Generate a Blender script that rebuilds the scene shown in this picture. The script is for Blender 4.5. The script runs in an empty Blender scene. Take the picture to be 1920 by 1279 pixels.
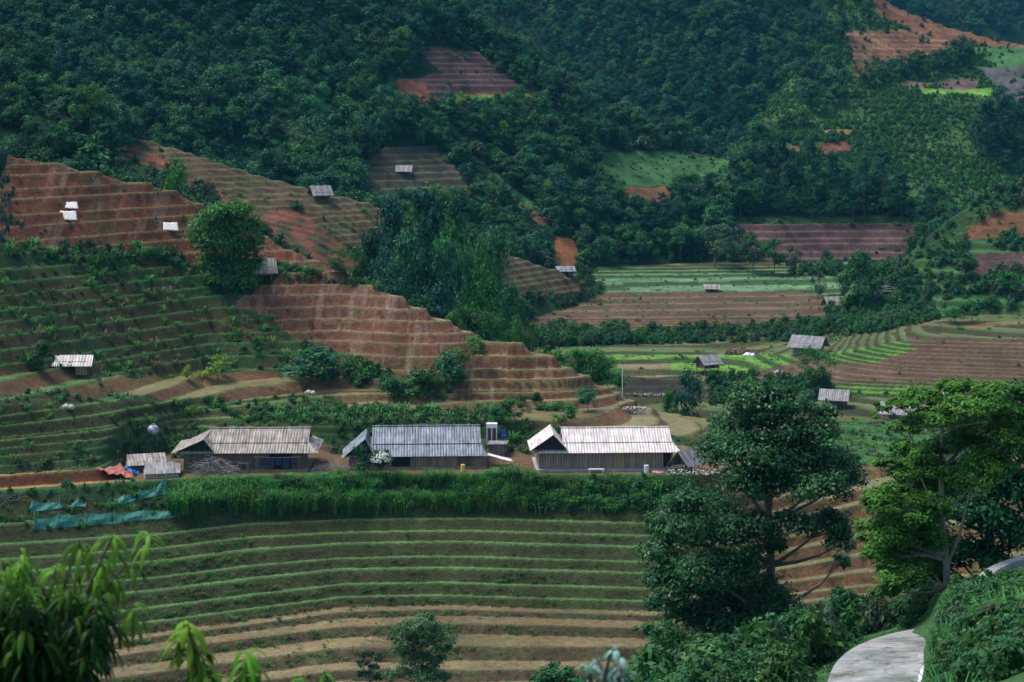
import bpy, math, random
import numpy as np
from mathutils import Vector

# ------------------------------------------------------------------ camera, sky, sun, exposure
F = 3733.0            # focal length in photograph pixels (70 mm on 36 mm)
HY = 182.0            # row of the true horizon
sc = bpy.context.scene
cd = bpy.data.cameras.new('camera'); cam = bpy.data.objects.new('camera', cd)
sc.collection.objects.link(cam); sc.camera = cam
cam.location = (0, 0, 0); cam.rotation_euler = (math.pi/2, 0, 0)
cd.lens = 70; cd.sensor_width = 36; cd.shift_y = -(639.5-HY)/1920.0
cd.clip_start = 0.3; cd.clip_end = 6000
cd.dof.use_dof = True; cd.dof.focus_distance = 200; cd.dof.aperture_fstop = 5.0
SUN_EL, SUN_AZ = math.radians(63), math.radians(-72)   # azimuth from +Y towards +X
w = bpy.data.worlds.new("World"); sc.world = w; w.use_nodes = True
nt = w.node_tree; nt.nodes.clear()
wo = nt.nodes.new('ShaderNodeOutputWorld'); bg = nt.nodes.new('ShaderNodeBackground')
sk = nt.nodes.new('ShaderNodeTexSky'); sk.sky_type = 'NISHITA'; sk.sun_disc = False
sk.sun_elevation = SUN_EL; sk.sun_rotation = SUN_AZ; sk.air_density = 1.0; sk.dust_density = 2.5; sk.ozone_density = 1.5
bg.inputs['Strength'].default_value = 0.10
nt.links.new(sk.outputs[0], bg.inputs[0]); nt.links.new(bg.outputs[0], wo.inputs[0])
sd = bpy.data.lights.new('sun', 'SUN'); sun = bpy.data.objects.new('sun', sd); sc.collection.objects.link(sun)
sd.energy = 1.8; sd.angle = math.radians(24); sd.color = (1, .97, .93)
sdir = Vector((math.sin(SUN_AZ)*math.cos(SUN_EL), math.cos(SUN_AZ)*math.cos(SUN_EL), math.sin(SUN_EL)))
sun.rotation_euler = sdir.to_track_quat('Z', 'Y').to_euler()
sun.location = (0, 0, 120)
sc.view_settings.view_transform = 'Standard'; sc.view_settings.look = 'None'
sc.view_settings.exposure = EXPO = 1.0; sc.view_settings.gamma = 1
sc.cycles.max_bounces = 5; sc.cycles.transparent_max_bounces = 8

R = np.random.RandomState(7); random.seed(7)
COL = sc.collection

# ------------------------------------------------------------------ helpers
def at(px, py, d): return Vector(((px-960)/F*d, d, (HY-py)/F*d))
def tag(o, label=None, cat=None, group=None, kind=None):
    if label: o['label'] = label
    if cat: o['category'] = cat
    if group: o['group'] = group
    if kind: o['kind'] = kind
    return o
def link(o, parent=None):
    COL.objects.link(o)
    if parent is not None: o.parent = parent
    return o
def empty(name, loc, rz=0, **k):
    o = bpy.data.objects.new(name, None); link(o); o.location = loc; o.rotation_euler = (0, 0, rz)
    o.empty_display_size = .3
    return tag(o, **k)
def mesh_np(name, V, Fc, m=None, parent=None, smooth=False, cols=None, loc=None):
    V = np.asarray(V, np.float32); Fc = np.asarray(Fc, np.int32)
    me = bpy.data.meshes.new(name)
    n, k = Fc.shape
    me.vertices.add(len(V)); me.vertices.foreach_set('co', V.ravel())
    me.loops.add(n*k); me.loops.foreach_set('vertex_index', Fc.ravel())
    me.polygons.add(n); me.polygons.foreach_set('loop_start', np.arange(0, n*k, k, dtype=np.int32))
    me.polygons.foreach_set('loop_total', np.full(n, k, np.int32))
    if smooth: me.polygons.foreach_set('use_smooth', np.ones(n, bool))
    me.update(calc_edges=True)
    if cols is not None:
        a = me.color_attributes.new('col', 'FLOAT_COLOR', 'POINT'); a.data.foreach_set('color', np.asarray(cols, np.float32).ravel())
    if m: me.materials.append(m)
    o = bpy.data.objects.new(name, me); link(o, parent)
    if loc is not None: o.location = loc
    return o
class MB:
    "collects boxes, tubes and sheets into ONE mesh"
    def __init__(s): s.v = []; s.f = []
    def add(s, vs, fs):
        b = len(s.v); s.v += [tuple(v) for v in vs]; s.f += [tuple(i+b for i in f) for f in fs]; return s
    def box(s, x0, x1, y0, y1, z0, z1):
        return s.add([(x0,y0,z0),(x1,y0,z0),(x1,y1,z0),(x0,y1,z0),(x0,y0,z1),(x1,y0,z1),(x1,y1,z1),(x0,y1,z1)],
                     [(0,3,2,1),(4,5,6,7),(0,1,5,4),(1,2,6,5),(2,3,7,6),(3,0,4,7)])
    def tube(s, pts, r0, r1=None, n=7):
        pts = [Vector(p) for p in pts]; r1 = r0 if r1 is None else r1; b = len(s.v); m = len(pts)
        for i, p in enumerate(pts):
            t = (pts[min(i+1, m-1)]-pts[max(i-1, 0)]).normalized()
            a = t.cross(Vector((0, 0, 1)) if abs(t.z) < .9 else Vector((1, 0, 0))).normalized(); c = t.cross(a)
            r = r0+(r1-r0)*i/max(1, m-1)
            for k in range(n):
                an = 2*math.pi*k/n; q = p+(a*math.cos(an)+c*math.sin(an))*r; s.v.append(tuple(q))
        for i in range(m-1):
            for k in range(n):
                k2 = (k+1) % n; s.f.append((b+i*n+k, b+i*n+k2, b+(i+1)*n+k2, b+(i+1)*n+k))
        s.f.append(tuple(b+k for k in range(n))[::-1]); s.f.append(tuple(b+(m-1)*n+k for k in range(n)))
        return s
    def build(s, name, m=None, parent=None, loc=None, smooth=False):
        me = bpy.data.meshes.new(name); me.from_pydata(s.v, [], s.f); me.update()
        if m: me.materials.append(m)
        if smooth:
            for p in me.polygons: p.use_smooth = True
        o = bpy.data.objects.new(name, me); link(o, parent)
        if loc is not None: o.location = loc
        return o

# ------------------------------------------------------------------ noise
def _h(ix, iy, seed):
    n = (ix.astype(np.int64)*374761393+iy.astype(np.int64)*668265263+seed*974711) & 0xffffffff
    n = ((n ^ (n >> 13))*1274126177) & 0xffffffff
    n = (n ^ (n >> 16)) & 0xffff
    return n/65535.0
def vn(x, y, seed=0):
    ix = np.floor(x); iy = np.floor(y); fx = x-ix; fy = y-iy
    fx = fx*fx*(3-2*fx); fy = fy*fy*(3-2*fy)
    a = _h(ix, iy, seed); b = _h(ix+1, iy, seed); c = _h(ix, iy+1, seed); d = _h(ix+1, iy+1, seed)
    return (a*(1-fx)+b*fx)*(1-fy)+(c*(1-fx)+d*fx)*fy
def fbm(x, y, seed=0, o=3):
    s = 0; a = .5; t = 0
    for k in range(o):
        s = s+a*vn(x*2**k, y*2**k, seed+k*17); t += a; a *= .5
    return s/t*2-1
def sstep(a, b, x):
    t = np.clip((x-a)/(b-a), 0, 1); return t*t*(3-2*t)
def inpoly(X, Y, P):
    r = np.zeros(X.shape, bool); n = len(P)
    for i in range(n):
        x0, y0 = P[i]; x1, y1 = P[(i+1) % n]
        if y0 == y1: continue
        c = ((y0 > Y) != (y1 > Y)) & (X < (x1-x0)*(Y-y0)/(y1-y0)+x0)
        r ^= c
    return r

# ------------------------------------------------------------------ materials
def newmat(name):
    m = bpy.data.materials.new(name); m.use_nodes = True; nt = m.node_tree
    b = nt.nodes['Principled BSDF']; return m, nt, b
def ramp(nt, fac, stops):
    r = nt.nodes.new('ShaderNodeValToRGB'); e = r.color_ramp.elements
    while len(e) < len(stops): e.new(.5)
    for q, (p, c) in zip(e, stops): q.position = p; q.color = (*c, 1)
    nt.links.new(fac, r.inputs[0]); return r.outputs[0]
def noise(nt, scale, det=4, coord=None, rough=.6):
    n = nt.nodes.new('ShaderNodeTexNoise'); n.inputs['Scale'].default_value = scale; n.inputs['Detail'].default_value = det
    n.inputs['Roughness'].default_value = rough
    if coord is not None: nt.links.new(coord, n.inputs['Vector'])
    return n.outputs[0]
def mixc(nt, a, b, fac, mode='MIX'):
    m = nt.nodes.new('ShaderNodeMix'); m.data_type = 'RGBA'; m.blend_type = mode
    for s, v in ((m.inputs[6], a), (m.inputs[7], b), (m.inputs[0], fac)):
        if hasattr(v, 'links'): nt.links.new(v, s)
        elif isinstance(v, (int, float)): s.default_value = v
        else: s.default_value = (*v, 1)
    return m.outputs[2]
def bump(nt, b, h, strength=.4, dist=.05):
    n = nt.nodes.new('ShaderNodeBump'); n.inputs['Strength'].default_value = strength; n.inputs['Distance'].default_value = dist
    nt.links.new(h, n.inputs['Height']); nt.links.new(n.outputs[0], b.inputs['Normal'])
def gen(nt, kind='Object', scale=(1, 1, 1)):
    t = nt.nodes.new('ShaderNodeTexCoord'); mp = nt.nodes.new('ShaderNodeMapping'); mp.inputs['Scale'].default_value = scale
    nt.links.new(t.outputs[kind], mp.inputs[0]); return mp.outputs[0]
def simple(name, c1, c2, scale=3, rough=.8, bs=.3, bd=.02, st=(1, 1, 1), metal=0):
    m, nt, b = newmat(name); co = gen(nt, 'Object', st)
    n = noise(nt, scale, 5, co)
    nt.links.new(ramp(nt, n, [(.32, c1), (.68, c2)]), b.inputs['Base Color'])
    b.inputs['Roughness'].default_value = rough; b.inputs['Metallic'].default_value = metal
    if bs: bump(nt, b, n, bs, bd)
    return m
def leafmat(name, c, c2, rough=.55, trans=.25, spread=.35):
    "leaf: colour varies per clump (vertex attribute) and per tree"
    m, nt, b = newmat(name)
    a = nt.nodes.new('ShaderNodeAttribute'); a.attribute_name = 'col'
    oi = nt.nodes.new('ShaderNodeObjectInfo')
    base = mixc(nt, c, c2, a.outputs['Fac'])
    hs = nt.nodes.new('ShaderNodeHueSaturation')
    mr = nt.nodes.new('ShaderNodeMapRange'); nt.links.new(oi.outputs['Random'], mr.inputs[0])
    mr.inputs[3].default_value = 1-spread; mr.inputs[4].default_value = 1+spread
    mh = nt.nodes.new('ShaderNodeMapRange'); nt.links.new(oi.outputs['Random'], mh.inputs[0])
    ms = nt.nodes.new('ShaderNodeMath'); ms.operation = 'FRACT'
    mm = nt.nodes.new('ShaderNodeMath'); mm.operation = 'MULTIPLY'; mm.inputs[1].default_value = 13.7
    nt.links.new(oi.outputs['Random'], mm.inputs[0]); nt.links.new(mm.outputs[0], ms.inputs[0])
    nt.links.new(ms.outputs[0], mh.inputs[0]); mh.inputs[3].default_value = .468; mh.inputs[4].default_value = .535
    nt.links.new(mr.outputs[0], hs.inputs['Value']); nt.links.new(mh.outputs[0], hs.inputs['Hue'])
    nt.links.new(base, hs.inputs['Color'])
    nt.links.new(hs.outputs[0], b.inputs['Base Color']); b.inputs['Roughness'].default_value = rough
    b.inputs['Specular IOR Level'].default_value = .12
    if trans:
        tr = nt.nodes.new('ShaderNodeBsdfTranslucent'); nt.links.new(hs.outputs[0], tr.inputs[0])
        mx = nt.nodes.new('ShaderNodeMixShader'); mx.inputs[0].default_value = trans
        nt.links.new(b.outputs[0], mx.inputs[1]); nt.links.new(tr.outputs[0], mx.inputs[2])
        nt.links.new(mx.outputs[0], nt.nodes['Material Output'].inputs[0])
    return m

# terrain: albedo in the vertex attribute (soil, grass, mud), wetness in its alpha
def terrainmat():
    m, nt, b = newmat('terrain_soil_and_grass')
    a = nt.nodes.new('ShaderNodeAttribute'); a.attribute_name = 'col'
    co = gen(nt, 'Object', (1, 1, 1))
    n1 = noise(nt, 1.6, 6, co, .7); n2 = noise(nt, .12, 4, co, .6)
    f1 = ramp(nt, n1, [(.25, (.55, .55, .55)), (.75, (1.45, 1.45, 1.45))])
    f2 = ramp(nt, n2, [(.3, (.82, .84, .8)), (.7, (1.16, 1.14, 1.15))])
    n3 = noise(nt, 5.5, 5, co, .75); f3 = ramp(nt, n3, [(.3, (.45, .47, .45)), (.7, (1.6, 1.55, 1.5))])
    c = mixc(nt, a.outputs['Color'], f1, 1.0, 'MULTIPLY'); c = mixc(nt, c, f3, .8, 'MULTIPLY'); c = mixc(nt, c, f2, 1.0, 'MULTIPLY')
    wet = a.outputs['Alpha']
    inv = nt.nodes.new('ShaderNodeMapRange'); nt.links.new(wet, inv.inputs[0]); inv.inputs[3].default_value = .9; inv.inputs[4].default_value = .16
    nt.links.new(inv.outputs[0], b.inputs['Roughness'])
    nt.links.new(c, b.inputs['Base Color']); b.inputs['Specular IOR Level'].default_value = .18
    bs = nt.nodes.new('ShaderNodeMapRange'); nt.links.new(wet, bs.inputs[0]); bs.inputs[3].default_value = .9; bs.inputs[4].default_value = .04
    bn = nt.nodes.new('ShaderNodeBump'); bn.inputs['Distance'].default_value = .25
    nt.links.new(bs.outputs[0], bn.inputs['Strength']); hm = nt.nodes.new('ShaderNodeMath'); hm.operation = 'ADD'; nt.links.new(n1, hm.inputs[0]); nt.links.new(n3, hm.inputs[1]); nt.links.new(hm.outputs[0], bn.inputs['Height']); nt.links.new(bn.outputs[0], b.inputs['Normal'])
    return m
TERR = terrainmat()
# ------------------------------------------------------------------ terrain
# every hill is a loft of rows (near to far) over azimuth; the land is the upper envelope of the hills
DS = np.concatenate([np.arange(2, 60, .6), np.arange(60, 130, .45), np.arange(130, 150, .25), np.arange(150, 187, .1), np.arange(187, 270, .16), np.arange(270, 480, .32),
                     np.arange(480, 820, 1.3), np.arange(820, 1700, 7.)])
CP = np.arange(-260, 2185, 3.0)
def rows(spec, fall=(.5, 400), near=(.9, 60), x=(-400, 2400), side=None):
    Dk, Zk = [], []
    for mode, pts in spec:
        a = np.array(pts, float); A = np.interp(CP, a[:, 0], a[:, 1]); B_ = np.interp(CP, a[:, 0], a[:, 2])
        k = np.exp(-.5*(np.arange(-9, 10)/3.2)**2); k /= k.sum()
        sm = lambda v: np.convolve(np.pad(v, 9, mode='edge'), k, 'valid')
        A = sm(A); B_ = sm(B_)
        if mode == 'D': d, z = A, B_
        else:
            t = (A-HY)/F
            if mode == 'z': d = B_/(-t); z = B_
            if mode == 'd': d = B_; z = -t*d
            if mode == 's': d = (B_*Dk[-1]-Zk[-1])/(B_+t); z = -t*d
        if Dk: d = np.maximum(d, Dk[-1]+.3)
        Dk.append(d); Zk.append(z)
    H = np.empty((len(CP), len(DS)))
    for i in range(len(CP)):
        dk = [r[i] for r in Dk]; zk = [r[i] for r in Zk]
        dk = [dk[0]-near[1]]+dk+[dk[-1]+fall[1]]; zk = [zk[0]-near[0]*near[1]]+zk+[zk[-1]-fall[0]*fall[1]]
        H[i] = np.interp(DS, dk, zk)
        if CP[i] < x[0]: H[i] -= (x[0]-CP[i])*.12
        if CP[i] > x[1]: H[i] -= (CP[i]-x[1])*.12
    kk = np.ones(7)/7
    Hp = np.pad(H, ((0, 0), (3, 3)), mode='edge')
    return sum(Hp[:, j:j+len(DS)] for j in range(7))/7

L = {}
L['near'] = rows([
 ('d', [(-300,1700,2),(2400,1700,2)]),
 ('d', [(-300,1430,12),(900,1450,12),(2400,1450,12)]),
 ('d', [(-300,1380,45),(1300,1390,40),(1600,1370,40),(1760,1330,38),(1850,1270,38),(1950,1230,38),(2400,1100,38)]),
 ('d', [(-300,1370,60),(1300,1370,60),(1520,1287,66),(1560,1279,66),(1722,1279,66),(1745,1245,60),(1800,1185,60),(1870,1160,60),(1920,1140,60),(2200,1010,60)]),
 ('d', [(-300,1365,75),(1300,1330,78),(1540,1240,76),(1640,1200,75),(1745,1178,76),(1775,1118,72),(1850,1100,72),(1920,1100,76),(2200,1000,75)]),
 ('d', [(-300,1370,90),(1000,1365,92),(1200,1330,93),(1430,1285,95),(1560,1205,86),(1700,1172,84),(1765,1098,81),(1850,1075,84),(1920,1062,86),(2200,960,86)]),
 ('d', [(-300,1400,110),(1000,1380,110),(1430,1290,108),(1600,1200,100),(1780,1120,95),(1920,1080,98),(2200,1000,98)]),
], fall=(.9, 200), near=(-.5, 3))
L['hill'] = rows([
 ('D', [(-300,120,-60),(2400,120,-60)]),
 ('D', [(-300,132,-50.5),(2400,140,-51)]),
 ('z', [(-300,1400,-46.5),(0,1370,-46.5),(640,1290,-46.5),(1200,1287,-46.5),(1600,1230,-46.8),(2300,1180,-47)]),
 ('z', [(-300,1265,-44),(0,1228,-44),(168,1204,-44),(640,1140,-44),(820,1136,-44),(1000,1143,-44),(1230,1149,-44),(1550,1106,-44),(1800,1080,-44),(2300,1040,-44.3)]),
 ('z', [(-300,1050,-38.4),(0,1018,-38.4),(300,1000,-38.4),(470,981,-38.4),(640,974,-38.4),(900,970,-38.4),(1200,980,-38.4),(1320,975,-38.6),(1600,925,-39.5),(1800,905,-40),(2300,890,-41)]),
 ('z', [(-300,915,-35.1),(0,920,-35.1),(180,907,-35.1),(270,900,-35),(640,891,-35),(960,890,-35),(1300,889,-35),(1400,892,-36),(1600,850,-38.5),(2300,840,-39.5)]),
 ('z', [(-300,880,-33.6),(0,882,-33.7),(190,874,-34),(240,862,-34.9),(330,848,-34.9),(640,847,-34.9),(960,847,-34.9),(1300,847,-34.9),(1400,866,-35.9),(1600,820,-40.5),(2300,820,-41.5)]),
 ('z', [(-300,840,-31.8),(0,835,-31.8),(200,818,-31.9),(330,803,-32.8),(640,799,-32.6),(960,798,-33),(1200,801,-33.6),(1300,812,-34.4),(1400,840,-35.9),(1600,800,-42.3),(2300,800,-42.5)]),
 ('z', [(-300,772,-28.8),(0,770,-29),(250,755,-29.8),(450,750,-31.2),(640,750,-31.8),(800,755,-32.2),(960,762,-32.6),(1100,775,-33),(1200,785,-33.5),(1300,800,-34.5),(1400,835,-36.5),(1600,798,-43.3),(2300,798,-43.5)]),
 ('z', [(-300,705,-26.3),(0,700,-26.8),(150,705,-28),(400,705,-30),(640,712,-30.6),(740,735,-31.3),(850,748,-31.9),(960,745,-31.9),(1060,752,-32.3),(1130,745,-32.3),(1230,778,-33.9),(1300,798,-35),(1400,832,-37),(1600,797,-44),(2300,797,-44)]),
 ('s', [(-300,590,.577),(0,600,.577),(400,605,.577),(640,610,.577),(740,650,.577),(850,690,.577),(900,725,.45),(960,700,.6),(1060,720,.55),(1130,738,.5),(1230,777,.3),(1300,797.5,.2),(1400,831,.1),(2300,796.5,.05)]),
 ('s', [(-300,470,.56),(0,460,.577),(300,470,.577),(420,490,.577),(600,530,.577),(700,570,.577),(800,618,.577),(860,650,.5),(905,668,.5),(950,666,.6),(1050,696,.6),(1130,733,.5),(1230,776,.3),(1300,797,.2),(1400,830.5,.1),(2300,796,.05)]),
 ('s', [(-300,262,.56),(0,290,.577),(120,308,.577),(190,325,.577),(300,350,.577),(375,378,.577),(430,425,.6),(500,448,.6),(560,480,.6),(640,518,.6),(700,542,.6),(790,586,.6),(890,628,.6),(912,650,.5),(935,650,.6),(975,654,.6),(1050,690,.6),(1130,730,.5),(1230,775,.3),(1300,796.5,.2),(1400,830,.1),(2300,795.5,.05)]),
], fall=(.45, 300))
L['valley'] = rows([
 ('D', [(-300,150,-60),(2400,150,-60)]),
 ('D', [(-300,225,-48),(1150,225,-48),(2400,225,-48)]),
 ('z', [(-300,845,-44.6),(1150,845,-44.6),(1600,835,-44.6),(2400,835,-44.4)]),
 ('z', [(-300,748,-43.6),(1150,748,-43.6),(1300,752,-43.7),(1600,745,-43),(1920,740,-42),(2400,735,-41.5)]),
 ('z', [(-300,706,-42.3),(1150,706,-42.3),(1300,712,-42.4),(1500,712,-41.8),(1600,712,-41.2),(1920,718,-40.9),(2400,715,-40.5)]),
 ('z', [(-300,663,-41.6),(1150,663,-41.6),(1400,663,-41.6),(1560,668,-40),(1700,640,-37.3),(1920,632,-36.6),(2400,630,-36)]),
 ('z', [(-300,640,-41.9),(950,640,-42),(1450,640,-42),(1560,640,-40.6),(1680,615,-37.5),(1750,603,-36.2),(1920,600,-36),(2400,597,-35.6)]),
 ('z', [(-300,622,-41),(950,622,-41),(1450,612,-40.6),(1640,602,-39.8),(1750,598,-38.7),(1920,595,-38.4),(2400,590,-38)]),
 ('z', [(-300,600,-39.5),(950,600,-39.4),(1450,596,-39.4),(1650,588,-39.3),(1920,582,-38.9),(2400,580,-38.8)]),
 ('z', [(-300,545,-37.6),(1000,553,-37.6),(1150,546,-37.6),(1500,553,-38),(1700,550,-38.3),(1920,555,-38.3),(2400,555,-38.3)]),
 ('z', [(-300,522,-37.2),(1150,522,-37.2),(1500,520,-37.3),(1700,518,-37.4),(2400,518,-37.4)]),
 ('s', [(-300,495,.1),(1150,500,.1),(1600,495,.1),(2400,490,.1)]),
], fall=(.02, 900))
L['forest_slope'] = rows([          # wooded hill right behind the red terraces, upper left
 ('d', [(-300,400,262),(0,400,265),(240,440,266),(330,470,268),(450,520,268)]),
 ('s', [(-300,200,.62),(0,235,.62),(100,265,.62),(200,320,.6),(240,395,.5),(330,470,.3),(450,530,.2)]),
 ('s', [(-300,20,.62),(0,80,.62),(60,110,.62),(120,170,.62),(180,270,.6),(235,390,.5),(330,480,.2),(450,560,.2)]),
], fall=(.3, 200), x=(-400, 420))
L['ridge'] = rows([
 ('d', [(-300,420,298),(165,400,298),(250,420,298),(400,450,298),(600,530,294),(700,600,292),(800,640,294),(880,628,318),(950,604,346),(1050,580,362),(1150,556,382)]),
 ('s', [(-300,260,.45),(165,300,.45),(250,330,.45),(400,380,.45),(600,445,.45),(740,500,.45),(850,540,.45),(950,545,.5),(1050,545,.45),(1090,548,.4),(1150,554,.1)]),
 ('s', [(-300,150,.5),(120,195,.5),(165,212,.5),(215,238,.5),(250,255,.5),(330,277,.5),(400,303,.5),(500,332,.5),(600,362,.5),(690,382,.5),(740,400,.5),(850,440,.45),(950,480,.4),(1050,512,.4),(1095,528,.3),(1140,552,.2),(1200,560,.1)]),
], fall=(.35, 200), x=(-400, 1150))
L['mountain'] = rows([
 ('d', [(-300,300,388),(200,330,390),(500,400,392),(750,450,395),(950,520,400),(1130,528,415),(1300,518,428),(1700,505,428),(1900,520,428),(2400,520,430)]),
 ('s', [(-300,200,.6),(200,230,.6),(500,330,.6),(680,372,.5),(880,372,.5),(1000,430,.5),(1130,440,.5),(1300,420,.5),(1370,420,.55),(1710,418,.55),(1800,440,.5),(1900,470,.4),(2400,480,.4)]),
 ('s', [(-300,100,.65),(500,200,.65),(690,282,.5),(870,280,.5),(1000,330,.5),(1090,345,.45),(1390,345,.45),(1500,370,.4),(1700,385,.4),(1850,430,.3),(2400,460,.3)]),
 ('s', [(-300,0,.7),(500,100,.7),(740,180,.65),(990,180,.6),(1090,240,.5),(1200,272,.4),(1300,288,.35),(1400,315,.3),(1600,352,.2),(1850,425,.2),(2400,455,.2)]),
 ('s', [(-300,-60,.72),(500,0,.72),(780,92,.65),(880,98,.65),(940,140,.6),(1000,160,.6),(1100,205,.5),(1190,252,.45),(1290,280,.3),(1400,308,.3),(1600,350,.2),(1850,424,.2),(2400,454,.2)]),
 ('s', [(-300,-300,.75),(500,-300,.75),(800,-80,.7),(860,20,.65),(900,62,.6),(1000,130,.55),(1060,180,.5),(1120,222,.45),(1190,249,.4),(1290,278,.3),(1400,307,.3),(1600,349,.2),(1850,423,.2),(2400,453,.2)]),
], fall=(.5, 400))
L['far_mountain'] = rows([
 ('D', [(-300,600,-55),(2400,600,-55)]),
 ('s', [(-300,200,.7),(900,200,.7),(1300,290,.7),(1620,230,.7),(1700,200,.5),(2400,300,.5)]),
 ('s', [(-300,0,.7),(1000,0,.7),(1400,0,.7),(1560,40,.65),(1640,120,.4),(1800,250,.2),(2400,300,.2)]),
 ('s', [(-300,-500,.75),(1200,-500,.75),(1450,-150,.7),(1560,-20,.6),(1640,90,.3),(1800,245,.2),(2400,298,.2)]),
], fall=(.4, 400))
L['right_hill'] = rows([
 ('d', [(1200,420,500),(1350,400,510),(1600,420,515),(1920,430,515),(2400,430,515)]),
 ('s', [(1200,360,.4),(1400,318,.4),(1500,300,.45),(1700,300,.45),(1920,300,.45),(2400,290,.45)]),
 ('s', [(1200,345,.4),(1400,300,.35),(1440,288,.4),(1530,256,.45),(1600,222,.5),(1680,185,.5),(1860,182,.5),(1930,200,.5),(2400,200,.5)]),
 ('s', [(1200,344,.2),(1400,299,.2),(1440,287,.2),(1530,254,.25),(1600,214,.25),(1680,172,.2),(1860,172,.2),(1930,186,.25),(2400,190,.3)]),
 ('s', [(1200,340,.2),(1400,290,.2),(1530,230,.4),(1600,150,.45),(1680,125,.45),(1800,122,.4),(1860,130,.4),(1930,130,.4),(2400,130,.4)]),
 ('s', [(1200,335,.2),(1400,280,.2),(1530,160,.5),(1590,62,.55),(1700,62,.5),(1830,84,.4),(1930,92,.4),(2400,92,.4)]),
 ('s', [(1200,330,.2),(1400,270,.2),(1530,60,.5),(1590,-40,.5),(1630,-20,.5),(1700,18,.45),(1770,42,.4),(1850,68,.4),(1930,84,.4),(2400,90,.3)]),
], fall=(.35, 500), x=(1380, 2400))
L['distant_mountain'] = rows([
 ('D', [(-300,1000,-20),(2400,1000,-20)]),
 ('s', [(-300,100,.6),(2400,110,.6)]),
 ('s', [(-300,-200,.7),(1400,-150,.7),(2400,-180,.7)]),
 ('s', [(-300,-500,.7),(2400,-500,.7)]),
], fall=(.2, 400))
L['near_right_hill'] = rows([
 ('d', [(1500,590,358),(1640,565,362),(1800,572,356),(1920,575,352),(2400,570,345)]),
 ('s', [(1500,570,.2),(1640,530,.4),(1700,520,.5),(1800,500,.5),(1920,500,.5),(2400,490,.5)]),
 ('s', [(1500,568,.2),(1640,522,.4),(1690,490,.5),(1750,445,.5),(1810,420,.5),(1920,410,.5),(2400,400,.5)]),
 ('s', [(1500,567,.2),(1640,520,.4),(1690,487,.5),(1750,436,.5),(1800,402,.55),(1870,372,.5),(1930,378,.5),(2400,370,.5)]),
 ('s', [(1500,566,.2),(1640,519,.4),(1690,486,.4),(1750,434,.4),(1800,400,.4),(1870,368,.4),(1930,352,.4),(2400,330,.4)]),
], fall=(.45, 300), x=(1600, 2400))

names = list(L); HS = np.stack([L[k] for k in names]); LAB = HS.argmax(0); H = HS.max(0)
PX = np.repeat(CP[:, None], len(DS), 1); DD = np.repeat(DS[None, :], len(CP), 0)
X = (PX-960)/F*DD; Y = DD
ID = {k: i for i, k in enumerate(names)}
del HS
wild = ~((LAB == ID['hill']) | (LAB == ID['valley']) | (LAB == ID['near']))
H = H+np.where(wild, fbm(X/28, Y/28, 3)*1.6*np.clip(DD/400, .5, 2), 0)
H = H+np.where(LAB == ID['near'], fbm(X/6, Y/6, 5)*.3*sstep(6, 20, DD), 0)
PY = HY-H/DD*F

# terrace levels per hill (elevations of the treads)
def lv(*seg):
    o = []
    for a, b, s in seg: o += list(np.arange(a, b-1e-6, s))
    return np.array(o)
lev_hill = lv((-60, -44, .68), (-44, -38.41, .8), (-38.4, -36.2, 1.1), (-34.95, -34, 1.1), (-33.9, -31.3, .62), (-31.2, -29.5, .9), (-29.4, -18, 1.12), (-18, 30, 1.28))
lev_val = lv((-60, -41.6, .42), (-41.6, -36, .40), (-36, 60, .9))
lev_mtn = lv((-60, 120, 1.5))
WX = X+fbm(X/9, Y/9, 11)*1.5; WY = Y+fbm(X/9, Y/9, 12)*1.5
cell = _h(np.floor(WX/11), np.floor(WY/16), 5)
def terrace(lev, amp, cells, bfrac):
    u = np.interp(H, lev, np.arange(len(lev)))
    fix = sstep(.6, 1.2, np.abs(H+34.9))     # keeps the house platform level
    u = u+(fbm(X/14, Y/14, 21, 3)*amp + (cell-.5)*cells)*fix
    u = np.clip(u, 0, len(lev)-1.001); k = np.floor(u); f = u-k; k = k.astype(int)
    z0 = lev[k]; z1 = lev[np.minimum(k+1, len(lev)-1)]
    # uphill: first the riser, then the flat tread
    s = np.clip(f/bfrac, 0, 1); lip = np.clip(1-np.abs(f/bfrac-1.12)/.18, 0, 1)*.10
    return z0+(z1-z0)*(s+0), s, f, lip*(z1-z0), k

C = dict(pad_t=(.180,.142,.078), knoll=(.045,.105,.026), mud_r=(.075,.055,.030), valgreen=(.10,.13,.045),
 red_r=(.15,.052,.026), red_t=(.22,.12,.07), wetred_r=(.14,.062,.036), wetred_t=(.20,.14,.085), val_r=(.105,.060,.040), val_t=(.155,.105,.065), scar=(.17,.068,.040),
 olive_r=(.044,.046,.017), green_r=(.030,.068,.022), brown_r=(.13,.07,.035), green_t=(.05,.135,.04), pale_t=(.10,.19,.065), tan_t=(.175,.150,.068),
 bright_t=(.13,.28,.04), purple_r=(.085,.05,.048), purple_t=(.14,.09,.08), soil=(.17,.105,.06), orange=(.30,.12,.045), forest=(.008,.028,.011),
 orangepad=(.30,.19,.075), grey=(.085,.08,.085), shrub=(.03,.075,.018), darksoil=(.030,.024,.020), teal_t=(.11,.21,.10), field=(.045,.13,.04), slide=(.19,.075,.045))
lj = np.random.RandomState(4)
for l_ in (lev_hill, lev_val, lev_mtn):
    dv = np.diff(l_); keep = np.abs(l_[1:-1]+34.95) > .02
    l_[1:-1] += np.where(keep, (lj.rand(len(l_)-2)-.5)*.34*np.minimum(dv[:-1], dv[1:]), 0)
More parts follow.
